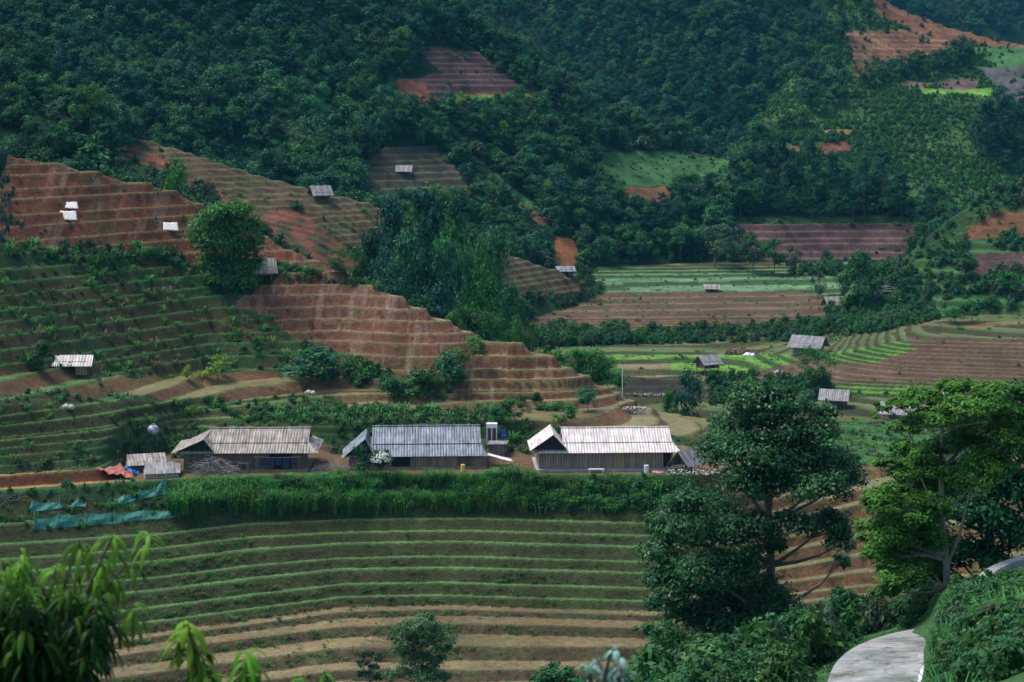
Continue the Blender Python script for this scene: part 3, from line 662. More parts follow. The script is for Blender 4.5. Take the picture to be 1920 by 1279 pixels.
ZL = {'slope': ('leafy green tree in the woods just above the stepped red terraces', 'trees on the wooded slope above the red terraces'),
      'mountain': ('green forest tree on the big mountainside in the middle distance', 'trees on the middle mountainside'),
      'far': ('dark bluish tree in the forest of the far mountain, dimmed by its leaf colour', 'trees on the far mountain'),
      'distant': ('dark tree on the most distant hazy mountain', 'trees on the most distant mountain'),
      'saddle': ('dark tree among the red fields of the distant right hill', 'trees on the distant right hill'),
      'gully': ('green tree in the gully behind the stepped brown hill', 'trees in the gully behind the brown hill')}
OPEN_ = [[(765,95),(900,98),(960,150),(1010,176),(850,190),(745,182),(745,155),(820,140)],[(680,296),(740,278),(830,278),(885,345),(890,370),(682,384)],[(890,326),(930,330),(1020,395),(1000,400)],[(1090,300),(1300,282),(1400,305),(1390,345),(1262,350),(1260,376),(1165,376),(1160,350)],[(1045,445),(1070,452),(1092,490),(1060,508)],
 [(1380,424),(1700,420),(1695,485),(1500,490),(1400,470)],[(1588,60),(1700,58),(1780,66),(1785,95),(1700,118),(1600,118)],[(1640,0),(1800,45),(1930,66),(1930,92),(1800,84),(1700,58)],[(1815,92),(1930,92),(1930,180),(1840,170)],[(1700,160),(1860,160),(1860,180),(1700,182)],[(1600,210),(1690,182),(1840,185),(1830,230),(1840,300),(1600,320),(1530,290),(1480,280),(1560,235)],[(1120,222),(1240,248),(1235,256),(1120,236)]]
def inpt(px, py):
    return any(bool(inpoly(np.array([px]), np.array([py]), P)[0]) for P in OPEN_)
trees = [t for t in trees if not inpt(960+t[0]*F/t[1], HY-(t[2]+t[4]*.55)/t[1]*F)]
trees.sort(key=lambda t: -t[7])
LMK = [(100,60,'in the upper left corner'),(330,60,'on the slope above the upper left'),(200,200,'above the grey sloping field'),(420,230,'above the long brown ridge'),(600,60,'near the top of the mountain left of its middle'),(560,200,'on the mountain above the stilt hut ridge'),(640,300,'left of the striped green terraces'),(740,240,'above the striped green terraces'),(700,150,'left of the purple terraced field'),(870,60,'above the purple terraced field'),(900,230,'below the purple terraced field'),(1000,120,'on the crest right of the purple terraced field'),(950,320,'above the pale green sloping strip'),(1080,250,'on the crest left of the pale green field'),(1060,340,'beside the left tip of the pale green field'),(960,420,'below the pale green sloping strip'),(1130,420,'above the orange landslip'),(1230,300,'along the upper edge of the pale green field'),(1250,440,'below the small red bank'),(1420,360,'right of the pale green field'),(1500,420,'above the wide dark purple terraces'),(1600,370,'below the rounded scrubby hill'),(1700,390,'at the right end of the wide dark purple terraces'),(1180,500,'at the foot of the mountain by the striped paddies'),(1820,400,'above the right farm hill'),(60,250,'just above the top red terraces'),(160,260,'at the right end of the woods above the red terraces'),(720,430,'behind the tall gully pines'),(850,600,'deep in the gully below'),(1030,600,'on the low bank under the ridge tip')]
KW = {'grey': ('greyish green', 'greyish trees'), 'shrub': ('low bushy', 'low trees'), 'broad': ('rounded green', 'rounded green trees'), 'dark': ('dark green', 'dark trees'), 'tall': ('tall narrow-crowned', 'tall trees'), 'lime': ('pale green', 'pale trees'), 'pine': ('dark pointed', 'pines'), 'bamboo': ('feathery', 'bamboo clumps')}
def forlabel(t):
    px = 960+t[0]*F/t[1]; py = HY-(t[2]+t[4]*.6)/t[1]*F; w_ = min(LMK, key=lambda q: (q[0]-px)**2+(q[1]-py)**2)[2]
    a, g = KW[t[5].rstrip('0123')]; n_ = {'pine': 'pine', 'bamboo': 'bamboo clump'}.get(kindof(t[5]), 'tree')
    return f'{a} {n_} {w_}', f'{g} {w_}'
def kindof(k): return 'pine' if k.startswith('pine') else 'bamboo' if k.startswith('bamboo') else 'tree'
nb = {'pine': 0, 'bamboo': 0, 'tree': 0}; rest = []
def kindof(k): return 'pine' if k.startswith('pine') else 'bamboo' if k.startswith('bamboo') else 'tree'
for t in trees:
    kd = kindof(t[5]); lim = {'pine': 60, 'bamboo': 60, 'tree': 296}[kd]
    if nb[kd] >= lim: rest.append(t); continue
    nb[kd] += 1; lb, gr = ZL[t[6]]
    nm = {'pine': 'pine_tree', 'bamboo': 'bamboo_clump', 'tree': 'broadleaf_tree'}[kd]; ct = {'pine': 'pine', 'bamboo': 'bamboo', 'tree': 'tree'}[kd]
    lb, gr = forlabel(t)
    plant(t[5], t[:3], t[3], t[4], lb, ct, nm, gr)
SRC = {}
def src(key):
    for o in COL.objects:
        if o.type == 'MESH' and o.data == PROTO[key][0]: return o
ZN = {'slope': 'woods', 'mountain': 'forest', 'far': 'forest', 'distant': 'forest', 'saddle': 'woods', 'gully': 'woods'}
ZR = {'slope': 'mass of small trees filling the woods above the red terraces', 'mountain': 'dense green forest covering the middle mountainside', 'far': 'dense dark forest covering the far mountain, its dimness put into the leaf colour',
      'distant': 'hazy forest covering the most distant mountain', 'saddle': 'dark woods round the red fields of the distant right hill', 'gully': 'green thicket filling the gully behind the brown hill'}
def scatter_keys(name, T, label, cat):
    ks = sorted({t[5] for t in T}); ks = [k for k in ks if src(k)]
    T = [t for t in T if t[5] in ks]
    if T: scatter(name, [(*t[:5], ks.index(t[5])) for t in T], [src(k) for k in ks], label, cat)
# ---- single trees and bushes the photo shows, placed on the ground where they stand
def tp(key, px, base, top, wpx, label, cat='tree', name='broadleaf_tree', d=None, lay=None, group=None, dmin=0, sink=.15):
    p = at(px, base, d) if d else hit(px, base, dmin, lay)
    if d: p.z = zat(px, d)
    m = p.y/F; zt = (HY-top)/F*p.y; h = zt-p.z+sink
    e = plant(key, (p.x, p.y, p.z-sink), wpx*m*1.12, max(h, .3)*1.06, label, cat, name, group)
    return e
T_ = [
 ('pine1', 2, 500, 290, 62, 'tall bare-trunked pine at the left edge of the red terraces', 'pine', 'pine_tree'),
 ('shrub0', 82, 700, 642, 52, 'round green bush just left of the pale-roofed hut', 'bush', 'bush'),
 ('yellow0', 408, 712, 668, 66, 'yellow-green bush at the foot of the green terraces', 'bush', 'bush'),
 ('yellow0', 353, 714, 686, 26, 'small yellow-green sapling left of the larger yellow-green bush', 'bush', 'bush'),
 ('bamboo1', 636, 522, 468, 56, 'single dark bush on the grassy ridge above the brown terraces', 'bush', 'bush'),
 ('lime1', 965, 800, 748, 62, 'bright green bush behind the little white-roofed shed', 'bush', 'bush'),
 ('shrub1', 928, 800, 765, 36, 'dark green bush left of the bright green bush by the shed', 'bush', 'bush'),
 ('lime0', 1052, 806, 758, 56, 'light green bush on the bank behind the pale-roofed house', 'bush', 'bush'),
 ('broad3', 1102, 772, 728, 46, 'round green bush on the flooded spur terraces', 'bush', 'bush'),
 ('shrub2', 590, 712, 655, 110, 'pale green thicket where the brown terraces meet the pads', 'bush', 'bush'),
 ('shrub0', 735, 755, 708, 60, 'dark bush at the left end of the gully thicket', 'bush', 'bush'),
 ('shrub1', 790, 750, 694, 95, 'large dark green bush in the gully between the brown hill and the spur', 'bush', 'bush'),
 ('shrub2', 842, 735, 662, 70, 'green bush climbing the gully beside the brown terraces', 'bush', 'bush'),
 ('lime0', 880, 690, 632, 62, 'bright green bush at the notch above the spur', 'bush', 'bush'),
 ('lime1', 850, 620, 588, 50, 'rounded bright green bush behind the brown hill crest', 'bush', 'bush'),
 ('shrub0', 1700, 552, 530, 26, 'small bush on the dark paddies', 'bush', 'bush'),
 ('broad1', 1722, 602, 566, 34, 'small round tree standing in the dark paddies', 'tree', 'broadleaf_tree'),
 ('lime0', 1790, 605, 576, 52, 'left half of the wide bright bush mound beside the tan pad', 'bush', 'bush'),
 ('lime1', 1822, 605, 568, 50, 'right half of the wide bright bush mound beside the tan pad', 'bush', 'bush'),
 ('tall0', 1612, 592, 478, 78, 'tallest tree of the valley floor with a forked bare trunk', 'tree', 'broadleaf_tree'),
 ('broad2', 1580, 545, 512, 34, 'small tree just left of the tallest valley tree', 'tree', 'broadleaf_tree'),
 ('grey0', 1533, 572, 514, 30, 'slim grey-green tree in the striped valley paddies', 'tree', 'broadleaf_tree'),
 ('shrub2', 1550, 496, 470, 26, 'small round bush below the dark purple terraces', 'bush', 'bush'),
 ('bamboo1', 1534, 742, 655, 72, 'tall feathery green bamboo beside the brown valley terraces', 'bamboo', 'bamboo_clump'),
 ('dark1', 1292, 802, 700, 66, 'dark green tree beside the round flooded pad', 'tree', 'broadleaf_tree'),
 ('lime0', 1262, 790, 735, 36, 'light green bush at the foot of the dark tree by the pad', 'bush', 'bush'),
 ('grey0', 1340, 502, 425, 86, 'large rounded grey-green tree at the edge of the far red bank', 'tree', 'broadleaf_tree'),
 ('broad3', 1412, 512, 440, 52, 'first of the round trees in front of the dark purple terraces', 'tree', 'broadleaf_tree'),
 ('broad0', 1452, 516, 450, 56, 'middle round tree in front of the dark purple terraces', 'tree', 'broadleaf_tree'),
 ('grey0', 1482, 516, 462, 40, 'pale round tree right of the group before the purple terraces', 'tree', 'broadleaf_tree'),
 ('shrub1', 1480, 645, 625, 30, 'low bush on the river bank left of the barn', 'bush', 'bush'),
 ('tall1', 1808, 520, 455, 50, 'tree on the slope left of the small stilt house', 'tree', 'broadleaf_tree'),
 ('dark0', 1702, 552, 522, 42, 'dark round bush on the edge of the dark paddies', 'bush', 'bush'),
 ('lime0', 1905, 560, 512, 62, 'bright green tree at the right edge by the stilt house', 'tree', 'broadleaf_tree'),
 ('shrub0', 675, 880, 838, 46, 'dark round bush before the blue-grey roofed house', 'bush', 'bush'),
 ('lime1', 332, 378, 306, 62, 'feathery yellow-green clump beside the top of the brown ridge', 'bamboo', 'bamboo_clump'),
 ('broad0', 1098, 610, 500, 34, 'slender tree at the tip of the far terraced ridge', 'tree', 'broadleaf_tree'),
]
HD = {'bush': {'sink': .1}}
for k, px, b, t, wd, lb, ct, nm in T_:
    lay = 'hill' if (px < 1000 and b > 640) or px < 640 or 'spur terr' in lb or 'behind the pale' in lb or 'round flooded' in lb and 0 else None
    kw = {}
    if 'behind the spur' in lb: kw = dict(d=232)
    if 'behind the brown hill crest' in lb: kw = dict(d=236)
    if 'blue-grey roofed' in lb: kw = dict(d=184.6)
    if 'dark tree by the pad' in lb or 'dark green tree beside the round' in lb: kw = dict(d=222)
    if 'feathery yellow-green' in lb: kw = dict(d=270)
    if 'tip of the far' in lb: kw = dict(d=372)
    tp(k, px, b, t, wd, lb, ct, nm, lay=lay, **kw)
# gully trees rising behind the brown hill crest
G_ = [('pine0', 735, 388, 118, 268), ('pine1', 800, 380, 112, 278), ('pine0', 848, 392, 100, 290), ('pine1', 695, 450, 92, 274), ('tall0', 765, 455, 112, 262), ('dark0', 712, 490, 96, 258), ('dark1', 800, 480, 110, 258), ('tall1', 842, 470, 96, 264),
      ('lime0', 858, 425, 72, 284), ('lime1', 905, 520, 82, 250), ('bamboo0', 938, 548, 80, 243), ('bamboo1', 885, 470, 78, 268), ('broad1', 918, 450, 90, 296), ('dark0', 752, 530, 92, 243), ('dark1', 822, 545, 96, 243), ('broad2', 676, 480, 66, 268),
      ('shrub2', 985, 622, 56, 286), ('shrub1', 1030, 632, 60, 300), ('lime1', 1000, 612, 40, 290), ('broad0', 872, 580, 78, 240), ('bamboo1', 925, 590, 70, 236), ('broad3', 785, 560, 74, 240), ('broad1', 735, 500, 70, 250), ('bamboo0', 955, 608, 50, 238)]
for k, px, t, wd, d in G_:
    pn = 'pine' if k[0] == 'p' else 'bamboo' if k[:2] == 'ba' else 'bush' if k[:2] == 'sh' or (k[:2] == 'li' and px > 950) else 'tree'
    lb = {'pine': 'tall dark pine rising behind the crest of the stepped brown hill', 'bamboo': 'light green bamboo rising behind the crest of the stepped brown hill',
          'bush': 'green bush on the low bank below the far terraced ridge', 'tree': 'dense green tree rising behind the crest of the stepped brown hill'}[pn]
    tp(k, px, 0, t, wd, lb, pn, {'pine': 'pine_tree', 'bamboo': 'bamboo_clump', 'bush': 'bush', 'tree': 'broadleaf_tree'}[pn], d=d, group={'pine': 'pines', 'bamboo': 'bamboo clumps', 'bush': 'bushes', 'tree': 'trees'}[pn]+' behind the brown hill crest')
# pines standing before the green hill
for px, t, b, wd in [(1332,330,425,50),(1378,300,400,54),(1430,285,395,50),(1470,262,400,60),(1520,258,405,64),(1562,290,410,50),(1620,300,410,56),(1655,290,400,54),(1690,330,415,50),(1280,350,440,54),(1250,385,450,40),(1310,385,440,48),(1600,360,415,50),(1740,350,425,48)]:
    tp('pine%d' % (px//10 % 2), px, b, t, wd, 'tall dark pine in the row below the scrubby green hill', 'pine', 'pine_tree', lay='mountain', group='pines below the scrubby green hill')
for px, t, b, wd in [(1850,195,300,56),(1880,185,300,60),(1912,200,300,50),(1838,235,300,40)]:
    tp('pine%d' % (px//10 % 2), px, b, t, wd, 'dark pine at the right end of the scrubby hill', 'pine', 'pine_tree', lay='right_hill', group='pines at the right end of the scrubby hill')

LD = [(57.5,1530),(61.5,1540),(65,1552),(68,1566),(71,1600),(74,1650),(76.5,1700),(78.5,1760)]; RD = [(56.8,1735),(61,1727),(64.2,1722),(66.3,1735),(68,1755),(70,1780),(72,1810),(77,1930)]
def offroad(t, mg=16):
    d, px = t[1], 960+t[0]*F/t[1]; l = np.interp(d, *zip(*LD)); r = np.interp(d, *zip(*RD)); w2 = t[3]*.45/d*F
    top = HY-(t[2]+t[4])/d*F; bot = HY-t[2]/d*F
    if d < 66:
        for qx, qy in ((1560,1279),(1600,1230),(1640,1215),(1690,1200),(1735,1185),(1733,1215),(1728,1240),(1720,1262),(1715,1279),(1660,1250)):
            if px-w2*1.3 < qx < px+w2*1.3 and top-4 < qy < bot+4: return False
    if d > 80: return True
    return px+w2 < l-3 or px-w2 > r+4 or d < 55
def ordinal(n): return ['leftmost', 'second', 'third', 'fourth', 'fifth', 'sixth', 'seventh', 'eighth', 'ninth', 'tenth', 'eleventh', 'twelfth', 'thirteenth', 'fourteenth', 'fifteenth'][n]
for gname in ('pines behind the brown hill crest', 'bamboo clumps behind the brown hill crest', 'trees behind the brown hill crest', 'bushes behind the brown hill crest', 'pines below the scrubby green hill', 'pines at the right end of the scrubby hill'):
    obs = sorted([o for o in COL.objects if o.get('group') == gname], key=lambda o: o.location.x/o.location.y)
    for n, o in enumerate(obs):
        l0 = o['label'].replace('tall dark ', '').replace('light green ', '').replace('dense green ', ''); o['label'] = ordinal(n)+(' ' if n == 0 else ' from the left, ')+l0 if n else 'leftmost '+l0
T = cand(['mountain', 'far_mountain', 'forest_slope'], [0], .10, 1.2, 3.6, seed=95, kinds=[('lowshrub0', 3), ('lowshrub1', .4)], ratio=1.5)
T_UNDER = [t for t in T if not inpt(960+t[0]*F/t[1], HY-(t[2]+t[4]*.55)/t[1]*F)]
# stuff: low scrub and grass
def stuff(name, keys, label, cat, *a, **k):
    T = cand(*a, kinds=tuple((q, 1) for q in keys), **k)
    return T
tmp = [(k, plant(k, (0, 0, 0), 1, 1, None, None, 'x')) for k in ()]
def seedthing(key, px, d, w_, h_, label, cat, name):
    p = Vector(((px-960)/F*d, d, zat(px, d)-.05)); return plant(key, p, w_, h_, label, cat, name)
seedthing('lowshrub0', 1560, 87, 2.2, 2.0, 'leafy green bush right behind the far end of the concrete road', 'bush', 'bush')
seedthing('lowshrub2', 1600, 86.5, 1.9, 1.7, 'pale green bush behind the concrete road', 'bush', 'bush')
seedthing('lowshrub1', 1640, 86, 1.8, 1.8, 'greyish green bush behind the middle of the concrete road', 'bush', 'bush')
for k, px, d, lb in (('tuft0', 620, 168, 'lone green grass tuft on a lower paddy bank'), ('tuft1', 900, 169, 'lone dry grass tuft on a lower paddy bank'), ('blade0', 640, 183.2, 'tall arching green grass clump before the blue-grey roofed house'), ('blade1', 900, 183.2, 'tall upright green grass clump before the house shed')):
    e = seedthing(k, px, d, 1.0 if k[0] == 'b' else .35, 1.5 if k[0] == 'b' else .3, lb, 'grass', 'grass_clump')
for z in ZL:
    scatter_keys(ZN[z], [t for t in rest if t[6] == z], ZR[z], 'forest')
SH = [('lowshrub0', 3), ('lowshrub1', 1)]
scatter_keys('scrub', cand(['right_hill'], [0], .9, .5, 1.9, seed=21, kinds=[('lowshrub0', 1.2), ('lowshrub1', .8), ('lowshrub2', 6)], ratio=1.2), 'low green scrub covering the rounded right hill', 'scrub')
scatter_keys('scrub', cand(['ridge', 'near_right_hill'], [0], .34, .7, 2.6, seed=22, kinds=SH, ratio=1.2)+cand(['near_right_hill'], [1], .2, .8, 2.4, seed=23, kinds=SH, ratio=1.2), 'low scrub scattered over the far ridge and right farm hill', 'scrub')
scatter_keys('understory', T_UNDER, 'low shrubs filling the gaps of the mountain forest', 'undergrowth')
riv = [[(940,622),(1250,618),(1640,600),(1660,622),(1500,640),(960,652)], [(1330,708),(1540,708),(1560,750),(1330,760)], [(1560,575),(1700,560),(1760,600),(1640,625),(1540,610)], [(1480,500),(1700,495),(1700,518),(1480,518)], [(1640,530),(1860,520),(1900,552),(1640,556)]]
T = []
for n, P in enumerate(riv): T += cand(['valley', 'near_right_hill'], None, .75, .7, 2.6, seed=30+n, kinds=SH+[('lowshrub2', 1.5), ('shrub0', 1), ('shrub1', 1)], ratio=1.1, poly=P)
scatter_keys('undergrowth', T, 'green undergrowth along the stream in the valley', 'undergrowth')
# terrace banks: weeds and grass
T = cand(['hill'], [0], .8, .25, .85, seed=41, kinds=[('lowshrub0', 1.3), ('lowshrub1', .5), ('tuft0', 1.5), ('tuft1', .8)], ratio=1.3)
scatter_keys('weeds', T, 'weeds and grass overgrowing the green terraces of the hill', 'weeds')
T = cand(['hill'], [1, 2, 3], 5, .12, .42, seed=42, kinds=[('tuft0', 1), ('tuft1', .6)], ratio=1.3)
T = [t for t in T if RS[int(round((960+t[0]*F/t[1]-CP[0])/3)), np.searchsorted(DS, t[1])] > .5]
scatter_keys('grass', T, 'short grass on the banks of the lower paddies', 'grass')
T = cand(['hill'], [10], .9, .3, .9, seed=43, kinds=[('lowshrub0', 1), ('tuft0', 1)], ratio=1.3)+cand(['ridge', 'near_right_hill', 'valley'], None, .05, .2, .8, seed=44, kinds=[('lowshrub0', 1), ('tuft0', 1), ('tuft1', 1)], ratio=1.4)
for P, dn in (([(470,770),(600,765),(960,775),(960,795),(700,800),(480,795)], 3), ([(0,455),(240,465),(360,485),(360,500),(80,495),(0,475)], 3), ([(510,495),(640,515),(720,540),(640,535),(520,525)], 3), ([(560,690),(640,670),(730,700),(740,735),(600,715)], 2.5), ([(960,745),(1040,750),(1060,770),(980,770)], 2), ([(600,798),(1000,798),(1000,850),(600,850)], 2), ([(250,800),(420,800),(380,860),(230,860)], 2)):
    T += cand(['hill'], None, dn*.5, .4, 1.3, seed=50+int(P[0][0]), kinds=[('lowshrub0', 2), ('lowshrub1', .5), ('tuft0', 1)], ratio=1.3, poly=P)
scatter_keys('hedge', T, 'leafy growth along the terrace edges above the houses', 'undergrowth')
T = cand(['hill'], [5, 6, 7, 2], .35, .15, .5, seed=97, kinds=[('lowshrub0', 1), ('tuft0', 1), ('tuft1', 2)], ratio=1.3)
scatter_keys('weeds', T, 'sparse weeds and dry tufts on the red-brown terraces', 'weeds')
T = [t for t in cand(['near'], None, 3, .12, .4, seed=98, kinds=[('tuft0', 2), ('lowshrub0', 1)], ratio=1.4, poly=[(1480,1350),(1500,1240),(1600,1190),(1750,1160),(1760,1185),(1610,1225),(1570,1260),(1550,1350)]) if t[1] > 50 and offroad(t)]+[t for t in cand(['near'], None, 5, .10, .35, seed=99, kinds=[('tuft0', 2), ('lowshrub0', 1), ('lowshrub2', .6)], ratio=1.4, poly=[(1715,1400),(1722,1279),(1735,1200),(1748,1160),(1800,1130),(1850,1180),(1800,1400)]) if t[1] > 50 and offroad(t)]
scatter_keys('verge_grass', T, 'short grass along the edge of the concrete road', 'grass')
T = cand(['mountain'], [3, 5, 7, 13], .35, .3, 1.1, seed=91, kinds=[('lowshrub0', 2), ('tuft0', 1)], ratio=1.4)+cand(['mountain'], [1, 2, 4, 12], .05, .3, 1.2, seed=92, kinds=[('lowshrub0', 2), ('tuft0', 1)], ratio=1.3)+cand(['right_hill'], [1, 2, 3, 4, 5, 6], .05, .5, 1.8, seed=93, kinds=[('lowshrub0', 2), ('lowshrub1', 1)], ratio=1.3)+cand(['valley'], [1, 2, 4, 8, 9, 11], .35, .15, .5, seed=94, kinds=[('lowshrub0', 1), ('tuft0', 2)], ratio=1.3)
scatter_keys('crops', T, 'low crops and weeds on the distant fields', 'crops')
# tall grass band below the houses
T = cand(['hill'], None, 6, 1.1, 2.5, seed=61, kinds=[('blade0', 1), ('blade1', 1)], ratio=.9, poly=[(330,905),(480,888),(700,893),(1000,893),(1010,925),(990,958),(640,965),(330,962)])
T += cand(['hill'], None, 6, .4, 1.2, seed=62, kinds=[('lowshrub0', 2), ('tuft0', 1), ('blade1', 1)], ratio=1.2, poly=[(990,898),(1330,898),(1330,955),(1000,960)])
T += cand(['hill'], None, 1.5, .3, .9, seed=63, kinds=[('lowshrub0', 2), ('tuft0', 1)], ratio=1.2, poly=[(-100,925),(330,905),(330,985),(-100,1000)])
T2 = []
for t in T:
    px = 960+t[0]*F/t[1]; lim = np.interp(px, [300, 560, 640, 720, 780, 840, 900, 960, 1000, 1040, 1300], [898, 894, 886, 880, 872, 880, 884, 874, 880, 896, 898])+R.randn()*3
    h = min(t[4], (HY-lim)/F*t[1]-t[2])
    if h > .3: T2.append((*t[:4], h, *t[5:]))
T = T2
scatter_keys('tall_grass', T, 'band of tall green grass and weeds on the bank below the houses', 'grass')
T = cand(['near'], None, .9, .5, 2.6, seed=71, kinds=[('lowshrub0', 3), ('lowshrub1', .6), ('shrub0', 1.4), ('shrub2', 1.4), ('lowshrub2', .8)], ratio=1.15, poly=[(1225,1190),(1300,1150),(1500,1120),(1560,1100),(1760,1110),(1745,1172),(1690,1176),(1620,1192),(1560,1225),(1520,1290),(1500,1400),(1215,1400)], vis=True)
T = [t for t in T if t[1] > 60 and offroad(t)]
scatter_keys('undergrowth', T, 'dense bushes under the big trees left of the concrete road', 'undergrowth')
T = cand(['near'], None, 2.2, .25, 1.1, seed=72, kinds=[('lowshrub0', 5), ('lowshrub1', 1.2), ('blade0', .35), ('shrub2', .8), ('shrub0', .8)], ratio=1.2, poly=[(1752,1500),(1735,1290),(1745,1180),(1765,1110),(1820,1085),(1845,1110),(2060,1110),(2060,1500)])
T = [t for t in T if t[1] > 30 and offroad(t)]
scatter_keys('undergrowth', T, 'grass and shrubs covering the steep bank right of the concrete road', 'undergrowth')

# ------------------------------------------------------------------ houses, huts and farm things
def roofmat(name, c1, c2, stain):
    m, nt, b = newmat(name); co = gen(nt, 'Object', (1, 1, 1)); n = noise(nt, 1.1, 5, co, .65)
    n2 = noise(nt, 1.0, 4, gen(nt, 'Object', (6, .5, .5)))
    c = ramp(nt, n, [(.3, c2), (.6, c1)]); c = mixc(nt, c, ramp(nt, n2, [(.42, stain), (.58, (1, 1, 1))]), .8, 'MULTIPLY')
    nt.links.new(c, b.inputs['Base Color']); b.inputs['Roughness'].default_value = .6; return m
ROOFW = roofmat('pale_sheet_roof', (.74, .69, .66), (.55, .49, .46), (.62, .56, .52))
ROOFT = roofmat('weathered_tan_roof', (.42, .37, .31), (.22, .19, .165), (.34, .31, .29))
ROOFB = roofmat('weathered_bluegrey_roof', (.27, .31, .36), (.11, .13, .155), (.33, .33, .35))
ROOFG = roofmat('grey_plank_roof', (.34, .33, .33), (.19, .18, .18), (.42, .41, .40))
THATCH = roofmat('pale_thatch', (.42, .39, .33), (.26, .24, .20), (.55, .5, .45))
def plankmat(name, c1, c2, sc_=4):
    m, nt, b = newmat(name); t = nt.nodes.new('ShaderNodeTexCoord'); w_ = nt.nodes.new('ShaderNodeTexWave'); w_.bands_direction = 'X'
    w_.inputs['Scale'].default_value = sc_/3.14; w_.inputs['Distortion'].default_value = .35; w_.inputs['Detail'].default_value = 2
    nt.links.new(t.outputs['Object'], w_.inputs['Vector'])
    n = noise(nt, 1.0, 4, gen(nt, 'Object', (5, 5, .5)))
    c = ramp(nt, n, [(.3, c1), (.7, c2)]); c = mixc(nt, c, ramp(nt, w_.outputs[1], [(.02, (.25, .25, .25)), (.14, (1, 1, 1))]), .8, 'MULTIPLY')
    nt.links.new(c, b.inputs['Base Color']); b.inputs['Roughness'].default_value = .85; bump(nt, b, w_.outputs[1], .3, .02); return m
PLANK = plankmat('weathered_planks', (.19, .14, .11), (.40, .31, .25)); DPLANK = plankmat('dark_planks', (.09, .065, .050), (.22, .165, .125))
GPLANK = plankmat('grey_planks', (.16, .17, .19), (.30, .31, .34)); NEWWOOD = plankmat('new_wood', (.32, .24, .13), (.42, .32, .18)); WOOD = simple('post_wood', (.12, .10, .085), (.25, .21, .18), 6, .85)
EARTH = simple('packed_earth', (.22, .15, .09), (.34, .25, .16), 2, .95); CONC = simple('grey_concrete', (.30, .29, .28), (.44, .43, .41), 2, .8)
BLACK = simple('painted_interior_shade', (.006, .006, .007), (.014, .013, .012), 4, .9); WHITE = simple('white_plastic', (.70, .68, .68), (.84, .82, .82), 2, .5)  # near-black panels paint the shade inside doorways and gables, with no opening behind
BLUE = simple('blue_plastic', (.02, .09, .42), (.04, .16, .55), 3, .4); RED = simple('red_orange_tarp', (.38, .09, .05), (.52, .20, .14), 2, .5); YEL = simple('yellow_plastic', (.60, .42, .08), (.75, .56, .16), 3, .5)
PIPE = simple('dry_branches', (.14, .13, .12), (.32, .30, .28), 5, .9); STONE = simple('pale_stone', (.28, .26, .23), (.55, .52, .46), 2.5, .85); CLOTH = simple('dark_blue_cloth', (.015, .018, .06), (.04, .045, .12), 6, .9)

def sheet(b, p00, p10, p11, p01, waves=0, amp=.024, th=.035, nv=3):
    "corrugated sheet between four corners (p00-p10 the eave, p01-p11 the ridge)"
    p00, p10, p11, p01 = map(Vector, (p00, p10, p11, p01)); n = (p10-p00).cross(p01-p00)
    if n.length < 1e-6: n = (p10-p00).cross(p11-p00)
    n.normalize(); n = n if n.z > 0 else -n
    nu = max(1, waves*4); base = len(b.v); L0 = (p10-p00).length
    for side in (0, 1):
        for j in range(nv+1):
            a, c = p00.lerp(p01, j/nv), p10.lerp(p11, j/nv)
            for i in range(nu+1):
                p = a.lerp(c, i/nu); ph = (p-p00).dot((p10-p00).normalized())/L0*waves*2*math.pi
                b.v.append(tuple(p+n*((amp*math.sin(ph) if waves else 0)-side*th)))
    w_ = nu+1; m = (nv+1)*w_
    for j in range(nv):
        for i in range(nu):
            q = (base+j*w_+i, base+j*w_+i+1, base+(j+1)*w_+i+1, base+(j+1)*w_+i)
            b.f.append(q); b.f.append(tuple(x+m for x in q)[::-1])
    for i in range(nu):
        b.f.append((base+i+m, base+i+m+1, base+i+1, base+i)); t = base+nv*w_; b.f.append((t+i, t+i+1, t+i+1+m, t+i+m))
    for j in range(nv):
        b.f.append((base+j*w_, base+(j+1)*w_, base+(j+1)*w_+m, base+j*w_+m)); t = base+nu; b.f.append((t+j*w_+m, t+(j+1)*w_+m, t+(j+1)*w_, t+j*w_))
    return b
def part(b, name, m, parent, label=None, smooth=False):
    o = b.build(name, m, parent, smooth=smooth)
    if label: o['label'] = label
    return o

